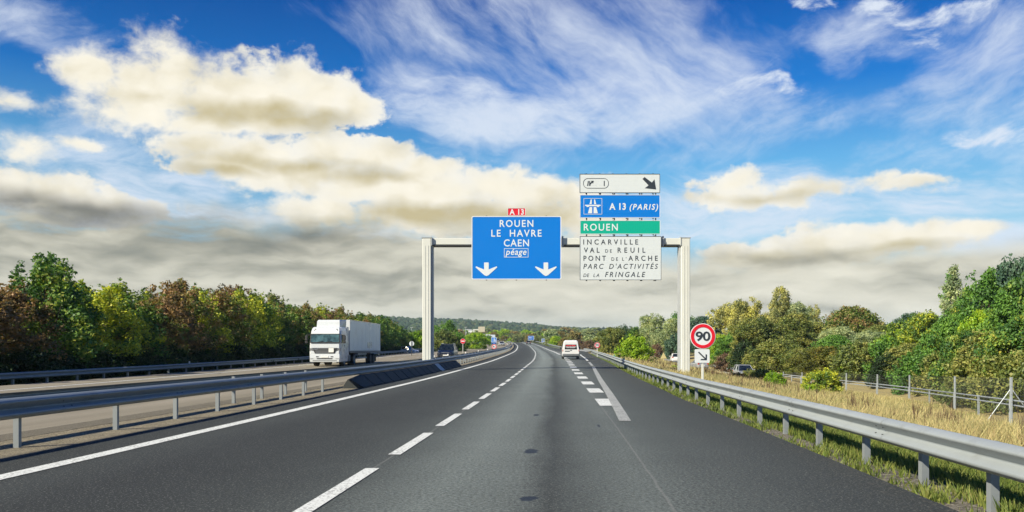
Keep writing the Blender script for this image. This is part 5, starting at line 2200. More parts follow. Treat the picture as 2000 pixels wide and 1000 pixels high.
def plant(kind, x, y, z, h, w, leaf, label, name='tree', cat='tree', group=None, var=None, dep=None):
    """one tree or bush: Empty > trunk, crown (copies share mesh data)"""
    _cnt[0] += 1
    i = (_cnt[0] * 7 + 3) % NVAR[kind] if var is None else var
    cm, tm = PROTO[(kind, i)]
    bh, bw = BASE[kind]
    rnd = random.Random(_cnt[0])
    root = empty(name, (x, y, z), rnd.uniform(0, 6.28))
    tag(root, label, cat, group)
    c = bpy.data.objects.new('crown', cm)
    link(c, root)
    c.scale = (w / bw, w / bw, h / bh)
    c.material_slots[0].link = 'OBJECT'
    c.material_slots[0].material = M(leaf)
    t = bpy.data.objects.new('trunk' if kind != 'bush' else 'stems', tm)
    link(t, root)
    t.scale = c.scale
    return root

# ---------------------------------------------------------------- planting
def ordw(n):
    w = ['first', 'second', 'third', 'fourth', 'fifth', 'sixth', 'seventh', 'eighth', 'ninth', 'tenth', 'eleventh', 'twelfth', 'thirteenth', 'fourteenth',
         'fifteenth', 'sixteenth', 'seventeenth', 'eighteenth', 'nineteenth', 'twentieth']
    t = ['', '', 'twenty', 'thirty', 'forty', 'fifty', 'sixty', 'seventy']
    if n <= 20:
        return w[n - 1]
    q, r = divmod(n, 10)
    return t[q] + ('-' + w[r - 1] if r else ('ieth' if not r else '')) if r else t[q][:-1] + 'ieth'


def px_of(x, y):
    return 1000 + x / y * FPX


TOP = ([-200, 0, 25, 45, 60, 100, 130, 150, 200, 250, 300, 350, 400, 430, 460, 480, 500, 550, 600, 660, 700, 740, 770, 800, 835],
       [500, 524, 530, 512, 500, 490, 502, 530, 548, 545, 555, 545, 550, 536, 538, 548, 560, 578, 594, 598, 609, 614, 622, 642, 656])
NICE = {'leaf_maple_green': 'dark green', 'leaf_maple_brown': 'rusty brown', 'leaf_maple_mixed': 'mixed green and brown', 'leaf_maple_yellow': 'yellow-green'}


def hedge_leaf(px, rnd, row):
    tbl = [(-300, 45, ['leaf_maple_brown']), (45, 150, ['leaf_maple_green']), (150, 190, ['leaf_maple_yellow', 'leaf_maple_mixed']), (190, 235, ['leaf_maple_yellow']), (235, 290, ['leaf_maple_green', 'leaf_maple_mixed']),
           (290, 350, ['leaf_maple_brown', 'leaf_maple_mixed']), (350, 400, ['leaf_maple_mixed', 'leaf_maple_yellow']), (400, 466, ['leaf_maple_brown', 'leaf_maple_mixed']),
           (466, 530, ['leaf_maple_yellow', 'leaf_maple_green']), (530, 600, ['leaf_maple_mixed', 'leaf_maple_green', 'leaf_maple_mixed']), (600, 700, ['leaf_maple_mixed', 'leaf_maple_brown', 'leaf_maple_yellow']),
           (700, 900, ['leaf_maple_green', 'leaf_maple_mixed', 'leaf_maple_green'])]
    for a, b, c in tbl:
        if a <= px < b:
            return rnd.choice(c)
    return 'leaf_maple_green'


def plant_hedge():
    rnd = random.Random(21)
    for row, (u0, sp, y0, y1, hk) in enumerate(((-26.0, 2.7, 33, 168, .95), (-29.6, 3.6, 39, 180, 1.04))):
        spots = []
        y = y0
        while y < y1:
            u = u0 + rnd.uniform(-.7, .5)
            x = float(XC(y)) + u
            px = px_of(x, y)
            z = float(GZ(u, y))
            top = np.interp(px, *TOP)
            h = (EYE + (HOR - top) / FPX * y - z) * hk * rnd.uniform(.86, 1.03)
            if px > -230:
                spots.append((px, x, y, z, max(3.2, h), hedge_leaf(px, rnd, row)))
            y += sp * rnd.uniform(.85, 1.15) * (1 + (y - 40) * .004)
        cnt = {}
        for px, x, y, z, h, leaf in spots:
            cnt[leaf] = cnt.get(leaf, 0) + 1
            w = rnd.uniform(4.2, 5.4) * (1.15 if row else 1)
            vis = 'front' if row == 0 else 'back'
            plant('maple', x, y, z - .1, h, w, leaf, '%s hedge tree, %s of its colour from the left, %s row' % (NICE[leaf], ordw(cnt[leaf]), vis),
                  group='young trees in the hedge along the opposite carriageway')
    # dark undergrowth in front of the trunks
    y, k = 36.0, 0
    while y < 150:
        u = -24.5 + rnd.uniform(-.3, .3)
        x = float(XC(y)) + u
        k += 1
        plant('bush', x, y, float(GZ(u, y)) - .1, rnd.uniform(1.5, 2.3), rnd.uniform(2.8, 3.8), 'leaf_hedge_dark', 'low dark green bush at the foot of the roadside hedge, %s from the left' % ordw(k),
              'bush', 'bush', 'dark bushes at the foot of the roadside hedge')
        y += 3.1 + (y - 36) * .02


def put(kind, px, y, top, wpx, leaf, label, name='tree', cat='tree', base=None, group=None, sink=.15, var=None):
    x = PX(px, y)
    u = x - float(XC(y))
    z = float(GZ(u, y)) if base is None else EYE + (HOR - base) / FPX * y
    h = EYE + (HOR - top) / FPX * y - z + sink
    return plant(kind, x, y, z - sink, h, wpx / FPX * y * (1.22 if px > 1390 and kind != 'poplar' else 1.08), leaf, label, name, cat, group, var)


def plant_specific():
    B = dict(name='bush', cat='bush')
    # left, beyond the hedge
    put('maple', 876, 178, 621, 46, 'leaf_bright', 'pointed bright green tree on the grass verge behind the dark car')
    put('bush', 868, 170, 646, 52, 'leaf_olive', 'olive bush at foot of the pointed green tree, right of the left gantry post', **B)
    put('bush', 894, 172, 650, 40, 'leaf_bright', 'green bush behind the no entry disc', **B)
    put('round', 929, 215, 648, 44, 'leaf_lime', 'round yellow-green shrub between the no entry disc and the cantilever gantry', 'bush', 'bush')
    put('round', 848, 190, 634, 40, 'leaf_bright', 'green tree partly hidden behind the left gantry post')
    put('bush', 815, 165, 648, 46, 'leaf_lime', 'sunlit yellow-green bush behind the round sign seen from behind', **B)
    put('round', 835, 220, 640, 60, 'leaf_olive', 'olive tree beyond the end of the roadside hedge, left of the gantry post')
    put('bush', 952, 330, 655, 26, 'leaf_bright', 'small green bush below the cream panel of the cantilever gantry', **B)
    # right: verge
    put('bush', 1238, 92, 656, 66, 'leaf_lime', 'bright lime green bush on right verge, between small 70 sign and gantry post', 'bush', 'bush', var=0)
    put('round', 1196, 138, 637, 60, 'leaf_olive', 'dark olive thicket behind the small 70 sign')
    put('bush', 1186, 120, 655, 34, 'leaf_olive', 'olive bush directly right of the small 70 sign', **B)
    put('maple', 1220, 140, 632, 48, 'leaf_bluegreen', 'dark blue-green tree with spiky top, left of the willows')
    put('maple', 1240, 135, 634, 44, 'leaf_maple_green', 'dark green spiky tree right behind the lime green bush')
    put('willow', 1278, 190, 610, 84, 'leaf_willow', 'grey-green willow left of the right gantry post, the left one of two')
    put('willow', 1312, 180, 622, 74, 'leaf_willow', 'grey-green willow just left of the right gantry post, the lower right one of two')
    put('round', 1332, 205, 607, 56, 'leaf_bright', 'green tree whose top peeps out above the willows at the right gantry post')
    put('round', 1372, 200, 616, 62, 'leaf_bluegreen', 'dark green tree behind the 90 sign')
    put('bush', 1322, 165, 655, 50, 'leaf_bluegreen', 'blue-green bush under the willows beside the right gantry post', **B)
    put('bush', 1283, 168, 672, 26, 'leaf_russet', 'brownish shrub behind the yellow triangular sign', **B)
    put('round', 1407, 135, 652, 48, 'leaf_lime', 'bright green bush right of the square arrow plate', 'bush', 'bush')
    put('bush', 1425, 122, 690, 56, 'leaf_russet', 'low brownish shrub behind the low road railing, under the bright green bush', **B)
    # large willow group
    put('willow', 1428, 150, 590, 76, 'leaf_willow_yellow', 'yellow-tinged willow, leftmost of the big group behind the railing')
    put('willow', 1466, 142, 577, 84, 'leaf_willow_yellow', 'tall willow with yellow crown edges in the middle of the big group')
    put('willow', 1524, 150, 560, 66, 'leaf_willow_yellow', 'topmost pale willow with golden tip in the big group')
    put('willow', 1556, 158, 588, 60, 'leaf_willow', 'pale grey-green willow right of the golden topped one')
    put('willow', 1591, 165, 592, 40, 'leaf_willow_yellow', 'small yellowish tree standing far behind, right of the willow group')
    put('willow', 1556, 118, 612, 130, 'leaf_olive', 'broad dark olive willow in front of the pale willow group')
    put('willow', 1482, 116, 618, 96, 'leaf_olive', 'dark olive tree behind the silver car by the railing')
    put('round', 1518, 104, 660, 90, 'leaf_olive', 'rounded dark olive shrub behind the railing, in front of the broad willow', 'bush', 'bush')
    put('bush', 1455, 112, 668, 50, 'leaf_hedge_dark', 'very dark bush in the shade behind the silver car', **B)
    put('round', 1612, 92, 674, 84, 'leaf_ochre', 'yellow and orange leaved shrub behind the fence, below the brownish tree', 'bush', 'bush')
    put('round', 1664, 135, 595, 96, 'leaf_maple_mixed', 'brownish green tree with ragged top right of the willow group')
    put('round', 1636, 140, 603, 50, 'leaf_maple_mixed', 'brown topped tree left of the ragged brownish green tree')
    put('willow', 1640, 112, 636, 90, 'leaf_willow', 'grey-green hazy shrub in front of the brownish tree', 'bush', 'bush')
    put('round', 1716, 115, 632, 70, 'leaf_olive', 'olive tree in the dip of the treeline, right of the brownish tree')
    put('round', 1742, 200, 632, 60, 'leaf_bluegreen', 'distant blue-green tree seen through the dip in the treeline')
    put('bush', 1678, 86, 668, 90, 'leaf_olive', 'dark olive bush behind the fence below the dip in the treeline', **B)
    put('bush', 1733, 84, 662, 84, 'leaf_bright', 'mid green bush behind the fence below the dip in the treeline', **B)
    put('round', 1783, 180, 607, 70, 'leaf_bluegreen', 'hazy green tree behind the yellow flowering tree')
    put('round', 1806, 84, 606, 96, 'leaf_maple_yellow', 'yellow-green tree with bright clusters, left of the poplar')
    put('round', 1775, 74, 668, 80, 'leaf_olive', 'olive bush at the foot of the yellow-green tree', 'bush', 'bush')
    put('poplar', 1862, 112, 519, 44, 'leaf_willow', 'slim upright poplar rising above the treeline')
    put('poplar', 1856, 118, 534, 36, 'leaf_bright', 'slightly lower green poplar just behind the slim one')
    put('round', 1866, 68, 606, 92, 'leaf_bright', 'mid green rounded tree in front of the poplar')
    put('maple', 1928, 66, 510, 96, 'leaf_bright', 'tall bright green tree right of the poplar')
    put('maple', 1960, 58, 560, 90, 'leaf_bright', 'bright green pointed tree in front of the tallest trees at the right edge')
    put('round', 1902, 76, 560, 90, 'leaf_maple_green', 'dark green tree filling the gap between poplar and the tall bright tree')
    put('round', 1990, 70, 492, 110, 'leaf_bluegreen', 'tallest blue-green tree at the right edge')
    put('round', 2040, 60, 498, 130, 'leaf_maple_green', 'dark green tree cut off by the right edge')
    put('round', 1888, 58, 640, 84, 'leaf_maple_green', 'dark green shrub behind the fence in front of the rounded tree', 'bush', 'bush')
    put('round', 1945, 54, 640, 120, 'leaf_olive', 'olive shrub behind the fence below the bright green pointed tree', 'bush', 'bush')
    put('round', 2015, 50, 610, 150, 'leaf_maple_green', 'dark shrub at the right edge behind the fence', 'bush', 'bush')
    put('bush', 1845, 62, 684, 92, 'leaf_olive', 'low olive bush behind the fence, third fence bay from the right', **B)
    put('bush', 1905, 52, 694, 110, 'leaf_olive', 'low olive bush behind the rightmost fence bay', **B)
    put('bush', 1975, 48, 690, 120, 'leaf_olive', 'low dark olive bush behind the braced end post of the fence', **B)
    put('bush', 1793, 66, 690, 80, 'leaf_bright', 'low bright green bush behind the fence, left of the low olive one', **B)
    put('bush', 1735, 74, 694, 70, 'leaf_hedge_dark', 'low dark bush behind the fence posts', **B)
    put('bush', 2040, 46, 680, 130, 'leaf_olive', 'low olive bush cut off by the right edge, behind the fence', **B)
    # second layer that closes the mass
    put('round', 1590, 128, 628, 80, 'leaf_olive', 'olive tree filling the gap between broad willow and brownish tree')
    put('round', 1690, 150, 618, 80, 'leaf_olive', 'olive tree behind the brownish tree, towards the dip in the treeline')
    put('willow', 1700, 104, 645, 80, 'leaf_willow', 'pale grey-green shrub in the dip of the treeline', 'bush', 'bush')
    put('round', 1630, 104, 652, 70, 'leaf_bright', 'fresh green shrub right of the yellow and orange one', 'bush', 'bush')
    put('round', 1655, 90, 684, 60, 'leaf_lime', 'low lime green shrub behind the fence below the brownish tree', 'bush', 'bush')
    put('round', 1565, 98, 678, 60, 'leaf_olive', 'low olive shrub left of the yellow and orange one', 'bush', 'bush')
    put('round', 1760, 95, 640, 70, 'leaf_lime', 'yellow-green shrub at the left foot of the yellow-green tree', 'bush', 'bush')
    put('round', 1835, 72, 640, 70, 'leaf_maple_yellow', 'yellow-green shrub below the poplar', 'bush', 'bush')
    put('round', 1920, 62, 600, 80, 'leaf_lime', 'sunlit yellow-green tree below the tall bright green tree')
    put('willow', 1440, 130, 640, 80, 'leaf_bright', 'mid green shrub under the leftmost yellow-tinged willow', 'bush', 'bush')
    # weeds and shrubs standing in the meadow
    put('bush', 1488, 60, 722, 46, 'leaf_olive', 'ragged olive weed clump in the meadow in front of the silver car', 'bush', 'bush')
    put('bush', 1512, 52, 726, 40, 'leaf_lime', 'yellow-green weed clump in the meadow, right of the ragged olive one', 'bush', 'bush')
    put('bush', 1606, 50, 722, 64, 'leaf_maple_yellow', 'yellow-green bush growing in the meadow in front of the fence', 'bush', 'bush')
    put('bush', 1585, 46, 752, 30, 'leaf_lime', 'small lime weed left of the yellow-green meadow bush', 'bush', 'bush')
    put('bush', 1468, 66, 722, 44, 'leaf_olive', 'olive weed clump in the meadow hiding the lower part of the silver car', 'bush', 'bush')
    put('bush', 1440, 62, 728, 36, 'leaf_ochre', 'yellowish brown weed clump at the front wheel of the silver car', 'bush', 'bush')
    put('bush', 1450, 64, 736, 34, 'leaf_russet', 'brown weed clump in the meadow behind the square arrow plate', 'bush', 'bush')
    put('bush', 1395, 70, 728, 36, 'leaf_russet', 'brown weeds at the foot of the 90 sign', 'bush', 'bush')
    put('bush', 1300, 88, 718, 36, 'leaf_russet', 'brown weed clump under the yellow triangular sign', 'bush', 'bush')
    put('bush', 1318, 74, 714, 24, 'leaf_lime', 'small yellow-green weed clump left of the right gantry post', 'bush', 'bush')


def plant_far():
    rnd = random.Random(5)
    k = 0
    rows = [(300, 1075, 1180, 650, 'mid'), (420, 985, 1180, 647, 'mid'), (560, 930, 1200, 644, 'far'), (720, 840, 1240, 642, 'far')]
    for y, p0, p1, top, nm in rows:
        px = p0
        j = 0
        while px < p1:
            yy = y * rnd.uniform(.94, 1.06)
            x = PX(px, yy)
            u = x - float(XC(yy))
            tp = top + rnd.uniform(-4, 7) + (6 if (p0 + 40 > px) else 0)
            zb = min(float(GZ(u, yy)) if yy < 1390 else 10, EYE + (HOR - (tp + 12)) / FPX * yy)
            h = EYE + (HOR - tp) / FPX * yy - zb
            leaf = rnd.choice(['leaf_far', 'leaf_far_ochre', 'leaf_far', 'leaf_lime', 'leaf_far_ochre'] if px < 1075 else ['leaf_far', 'leaf_willow', 'leaf_far', 'leaf_far_ochre', 'leaf_olive'])
            j += 1
            cname = {'leaf_far': 'green', 'leaf_far_ochre': 'ochre', 'leaf_lime': 'yellow-green', 'leaf_willow': 'grey-green', 'leaf_olive': 'olive'}[leaf]
            rowname = {300: 'behind the white van', 420: 'behind the far blue panel', 560: 'beyond the far bend', 720: 'below the wooded hill'}[y]
            plant('far', x, yy, zb - .4, h + .4, rnd.uniform(.9, 1.4) * max(5.5, h), leaf, 'far %s tree, %s, %s from the left end of its row' % (cname, rowname, ordw(j)),
                  group='distant trees beyond the bend')
            px += rnd.uniform(.75, 1.1) * max(5.5, h) / yy * FPX * .62
    # russet bushes on the gore and a few yellow ones
    for i, (px, y, top, w, leaf, lab) in enumerate((
            (1130, 250, 663, 30, 'leaf_russet', 'russet bush behind the white van, left of the white car on the ramp'),
            (1152, 245, 664, 26, 'leaf_russet', 'russet bush above the white car on the exit ramp'),
            (1086, 300, 657, 30, 'leaf_lime', 'yellow-green bush left of the white van'),
            (1103, 290, 660, 26, 'leaf_far_ochre', 'ochre bush just behind the roof of the white van'))):
        put('bush', px, y, top, w, leaf, lab, 'bush', 'bush')


plant_hedge()
plant_specific()
plant_far()


# ---------------------------------------------------------------- grass
def blade_field(name, pts, z, hgt, wid, lean, rng, mat, label_kind='stuff', tint=None):
    """pts (n,2), z (n,), one bent blade (two quads) each"""
    n = len(pts)
    a = rng.uniform(0, 2 * np.pi, n)
    dx, dy = np.cos(a), np.sin(a)
    la = rng.uniform(0, 2 * np.pi, n)
    ln = lean * rng.random(n) ** .7 * hgt
    base = np.stack([pts[:, 0], pts[:, 1], z - .03], -1)
    side = np.stack([dx, dy, np.zeros(n)], -1) * (wid / 2)[:, None]
    tip = base + np.stack([np.cos(la) * ln, np.sin(la) * ln, hgt + .03], -1)
    mid = base + np.stack([np.cos(la) * ln * .32, np.sin(la) * ln * .32, hgt * .58], -1)
    V = np.stack([base - side, base + side, mid + side * .75, mid - side * .75, tip + side * .18, tip - side * .18], 1).reshape(-1, 3)
    i = np.arange(n)[:, None] * 6
    F = np.concatenate([i + np.array([[0, 1, 2, 3]]), i + np.array([[3, 2, 4, 5]])], 0)
    o = np_mesh(name, V, F, mat)
    T = np.stack([rng.random(n), tint if tint is not None else rng.random(n), rng.random(n)], -1)
    at = o.data.attributes.new('tint', 'FLOAT_VECTOR', 'POINT')
    at.data.foreach_set('vector', np.repeat(T, 6, 0).astype(np.float32).ravel())
    tag(o, kind=label_kind)
    return o


def grass_mat(name, stops):
    m, t, out = new_mat(name)
    at = t.n('ShaderNodeAttribute', attribute_name='tint')
    tr = t.sep(at.outputs['Vector'])
    o = t.n('ShaderNodeTexCoord').outputs['Object']
    nz = t.noise(o, .35, 4.0, .6)
    f = t.m('ADD', t.m('MULTIPLY', tr[0], .40), t.m('MULTIPLY', nz, .75))
    c = t.ramp(t.m('SUBTRACT', f, .05), stops)
    b = t.n('ShaderNodeBsdfPrincipled')
    t.put(b.inputs['Base Color'], c)
    b.inputs['Roughness'].default_value = .7
    tl = t.n('ShaderNodeBsdfTranslucent')
    t.put(tl.inputs['Color'], c)
    mx = t.n('ShaderNodeMixShader')
    mx.inputs[0].default_value = .3
    t.t.links.new(b.outputs[0], mx.inputs[1])
    t.t.links.new(tl.outputs[0], mx.inputs[2])
    t.t.links.new(mx.outputs[0], out.inputs[0])


grass_mat('straw', [(.25, (.17, .20, .060)), (.38, (.32, .30, .115)), (.50, (.47, .41, .18)), (.60, (.57, .485, .21)), (.72, (.50, .375, .18)), (.86, (.30, .21, .14))])
grass_mat('grass_green', [(.25, (.050, .090, .012)), (.5, (.125, .180, .026)), (.72, (.24, .26, .055)), (.9, (.38, .33, .14))])
grass_mat('weed_stalk', [(.3, (.080, .052, .030)), (.6, (.17, .11, .06)), (.9, (.26, .18, .10))])


def build_grass():
    rng = np.random.default_rng(3)
    # dry meadow: density falls with distance
    P = []
    for y0, y1, n in ((5, 14, 42000), (14, 25, 70000), (25, 45, 84000), (45, 80, 60000), (80, 150, 26000)):
        y = rng.uniform(y0, y1, n)
        lo = EU(y) + 2.4
        hi = FU(y) - np.interp(y, [62, 84], [0.4, 6.4])
        u = lo + (hi - lo) * rng.random(n) ** 1.25
        P.append(np.stack([u, y], -1))
    P = np.concatenate(P)
    u, y = P[:, 0], P[:, 1]
    x = XC(y) + u
    edge = np.clip((u - EU(y) - 2.2) / 1.6, 0, 1)
    patch = bumps(x, y, 1.1, 9) + .5 * bumps(x, y, 3.0, 5)
    keep = rng.random(len(u)) < np.clip(.30 + edge * .75 + patch * .35, .12, 1)
    u, y, x, patch, edge = u[keep], y[keep], x[keep], patch[keep], edge[keep]
    fd = np.clip((FU(y) - u) / 5, .45, 1)
    h = rng.uniform(.16, .46, len(u)) * (.65 + .35 * edge) * (1 + .5 * patch) * fd
    w = rng.uniform(.006, .013, len(u)) * (1 + y / 26)
    z = GZ(u, y) + bumps(x, y, .8, 3) * .07
    o = blade_field('dry_grass', np.stack([x, y], -1), z, h, w, .75, rng, M('straw'))
    o['label'] = 'pale straw coloured dry grass of the meadow between guardrail and fence'
    # green verge behind the right rail
    n = 150000
    y = 3 + 90 * rng.random(n) ** 1.9
    u = EU(y) + .42 + np.abs(rng.normal(size=n)) * .9 + .12
    ok = u < EU(y) + 3.6
    u, y = u[ok], y[ok]
    x = XC(y) + u
    d = (u - EU(y) - .3)
    pt = bumps(x, y, 2.2, 17)
    ok = rng.random(len(u)) < np.clip(d * .9 + pt * .5, .03, 1)
    u, y, x = u[ok], y[ok], x[ok]
    h = rng.uniform(.05, .17, len(u)) * (1 + .35 * bumps(x, y, 2.0, 8))
    w = rng.uniform(.007, .014, len(u)) * (1 + y / 25)
    z = GZ(u, y) + bumps(x, y, .8, 3) * .07 * (u > EU(y) + 2)
    o = blade_field('verge_grass', np.stack([x, y], -1), z, h, w, .8, rng, M('grass_green'))
    o['label'] = 'short green grass of the verge just behind the right guardrail'
    # weeds along the asphalt edge on the right
    n = 260
    cy = 4 + 60 * rng.random(n) ** 1.5
    cu = EU(cy) + rng.normal(size=n) * .16 + .22
    per = 26
    y = np.repeat(cy, per) + rng.normal(size=n * per) * .07
    u = np.repeat(cu, per) + rng.normal(size=n * per) * .07
    x = XC(y) + u
    h = rng.uniform(.03, .14, len(u))
    o = blade_field('verge_weeds', np.stack([x, y], -1), GZ(u, y) + .0, h, rng.uniform(.008, .02, len(u)) * (1 + y / 25), 1.0, rng, M('grass_green'))
    o['label'] = 'scattered weeds along the gravelly edge of the asphalt on the right'
    # tall dark dry stalks in the meadow
    n = 230
    cy = 10 + 90 * rng.random(n) ** 1.1
    cu = EU(cy) + 3.2 + (FU(cy) - 10.5 - EU(cy)) * rng.random(n)
    per = 12
    y = np.repeat(cy, per) + rng.normal(size=n * per) * .05
    u = np.repeat(cu, per) + rng.normal(size=n * per) * .05
    x = XC(y) + u
    h = np.repeat(rng.uniform(.45, 1.0, n), per) * rng.uniform(.4, 1, n * per)
    o = blade_field('weed_stalks', np.stack([x, y], -1), GZ(u, y), h, rng.uniform(.008, .016, len(u)) * (1 + y / 30), .25, rng, M('weed_stalk'))
    o['label'] = 'dark brown dry weed stalks standing in the straw meadow'
    # grass on the far verge on the left
    n = 42000
    y = 24 + 150 * rng.random(n) ** 1.6
    u = OPP_L(y) - .4 - 4.6 * rng.random(n)
    x = XC(y) + u
    ok = rng.random(n) < np.clip(.5 + bumps(x, y, 1.2, 23) * 1.2, .08, 1)
    u, y, x = u[ok], y[ok], x[ok]
    h = rng.uniform(.08, .26, len(u))
    o = blade_field('verge_grass', np.stack([x, y], -1), GZ(u, y), h, rng.uniform(.010, .018, len(u)) * (1 + y / 30), .8, rng, M('grass_green'))
    o['label'] = 'rough grass under the guardrail along the hedge'
    # straw strip on the right verge further on and on the gore
    n = 15000
    y = 85 + 200 * rng.random(n)
    u = np.where(y < 175, EU(y) + 1 + 7 * rng.random(n), np.interp(y, RAMP_Y, RAMP_U) + 5.2 + 6 * rng.random(n))
    x = XC(y) + u
    o = blade_field('dry_grass', np.stack([x, y], -1), GZ(u, y), rng.uniform(.25, .6, n), rng.uniform(.05, .10, n), .6, rng, M('straw'))
    o['label'] = 'dry grass along the curve of the exit ramp'
    # dry grass patch on the left verge
    n = 6000
    y = rng.uniform(112, 175, n)
    u = -23.2 - 6 * rng.random(n)
    x = XC(y) + u
    o = blade_field('dry_grass', np.stack([x, y], -1), GZ(u, y), rng.uniform(.25, .6, n), rng.uniform(.05, .10, n), .6, rng, M('straw'))
    o['label'] = 'dry grass around the round sign seen from behind'


build_grass()

# ---------------------------------------------------------------- fence, railing, palisade
simple('fence_post', (.40, .44, .47), rough=.5, metal=.3, var=.08)
simple('wire', (.10, .11, .10), rough=.6, metal=.4)
simple('wood_grey', (.26, .235, .20), rough=.9, var=.25)


def build_fence():
    posts = [(2040, 31, 742), (1975, 35, 737), (1865, 46, 735), (1776.5, 56, 732.6), (1713.6, 62, 731), (1653, 69, 728.6), (1607.6, 78, 729.6), (1566.5, 88, 727), (1530, 98, 726)]
    root = empty('wire_fence', (0, 0, 0))
    tag(root, 'wire mesh fence on tall galvanised posts at the far edge of the meadow', 'fence')
    tops = []
    for px, y, top in posts:
        x = PX(px, y)
        zt = EYE + (HOR - top) / FPX * y
        zb = float(LOW_Z(y)) - .3
        tops.append((x, y, zt))
        b = MB()
        b.box((0, 0, (zt - zb) / 2), (.10 if px > 1970 and px < 2000 else .085, .06, zt - zb))
        b.build('post', M('fence_post'), root, loc=(x, y, zb))
    # braces of the end post
    x, y, zt = tops[1]
    for dx in (-1.0, 1.0):
        b = MB()
        b.tube((x, y, zt - .45), (x + dx * .80, y - dx * .35, -1.55), .020, n=6)
        b.build('brace', M('fence_post'), root)
    # mesh panels between posts: thin real wires
    for (xa, ya, za), (xb, yb, zb_) in zip(tops, tops[1:]):
        b = MB()
        n = int(math.hypot(xb - xa, yb - ya) / .20)
        lo_a, lo_b = float(LOW_Z(ya)) - .1, float(LOW_Z(yb)) - .1
        for i in range(1, n):
            t = i / n
            p = (xa + (xb - xa) * t, ya + (yb - ya) * t)
            b.box((p[0], p[1], (za + (zb_ - za) * t - .05 + lo_a + (lo_b - lo_a) * t) / 2), (.007, .007, (za + (zb_ - za) * t - .05) - (lo_a + (lo_b - lo_a) * t)))
        for k in range(9):
            f = k / 8
            b.tube((xa, ya, lo_a + (za - .05 - lo_a) * f), (xb, yb, lo_b + (zb_ - .05 - lo_b) * f), .0045, n=4)
        b.build('mesh_panel', M('wire'), root)
    # twin pale rails just behind the fence
    root = empty('twin_railing', (0, 0, 0))
    tag(root, 'pale twin tube railing running along the low road, behind the wire fence posts', 'railing')
    pts = []
    for px, y, dz in ((2080, 30, 0), (1975, 35.4, 0), (1865, 46.4, 0), (1776, 56.5, 0), (1713, 62.6, 0), (1653, 70, 0), (1607, 79, 0), (1530, 96, 0), (1470, 108, 0), (1420, 122, 0), (1378, 140, 0)):
        rail_py = np.interp(px, [1370, 1440, 1500, 1600, 1700, 1776, 1865, 1975, 2100], [710, 719.5, 728, 739, 748.5, 757, 768, 781.5, 800])
        pts.append(PT(px, float(rail_py), y))
    for off in (0, -.20):
        b = MB()
        for p, q in zip(pts, pts[1:]):
            b.tube(p + Vector((0, 0, off)), q + Vector((0, 0, off)), .038, n=6)
        b.build('rail', M('fence_post'), root)
    acc = 0.0
    for p, q in zip(pts, pts[1:]):
        d = (q - p).length
        k = max(1, int(d / 4))
        for i in range(k):
            c = p.lerp(q, i / k)
            b = MB()
            b.box((0, .07, -.5), (.08, .06, 1.1))
            b.build('post', M('fence_post'), root, loc=c)
    # weathered palisade by the low road
    root = empty('wooden_fence', PT(1292, 697, 172))
    tag(root, 'weathered grey wooden board fence behind the yellow triangular sign', 'fence')
    b = MB()
    rs = random.Random(3)
    for i in range(34):
        px = 1272 + i * 2.2
        y = 172 - i * .25
        p = PT(px, 689 + rs.uniform(-.6, .6), y) - root.location
        b.box((p.x, p.y, p.z - .55), (.20, .04, 1.3))
    b.build('boards', M('wood_grey'), root)
    b = MB()
    for i in range(0, 36, 8):
        p = PT(1272 + i * 2.2, 690, 172 - i * .25 + .1) - root.location
        b.box((p.x, p.y, p.z - .6), (.14, .12, 1.6))
    b.build('fence_posts', M('wood_grey'), root)


build_fence()

# ---------------------------------------------------------------- far background
simple('shed_white', (.74, .74, .72), rough=.6, var=.08, scale=.05)
simple('shed_roof', (.42, .44, .46), rough=.6)
simple('shed_band', (.20, .24, .28), rough=.6)


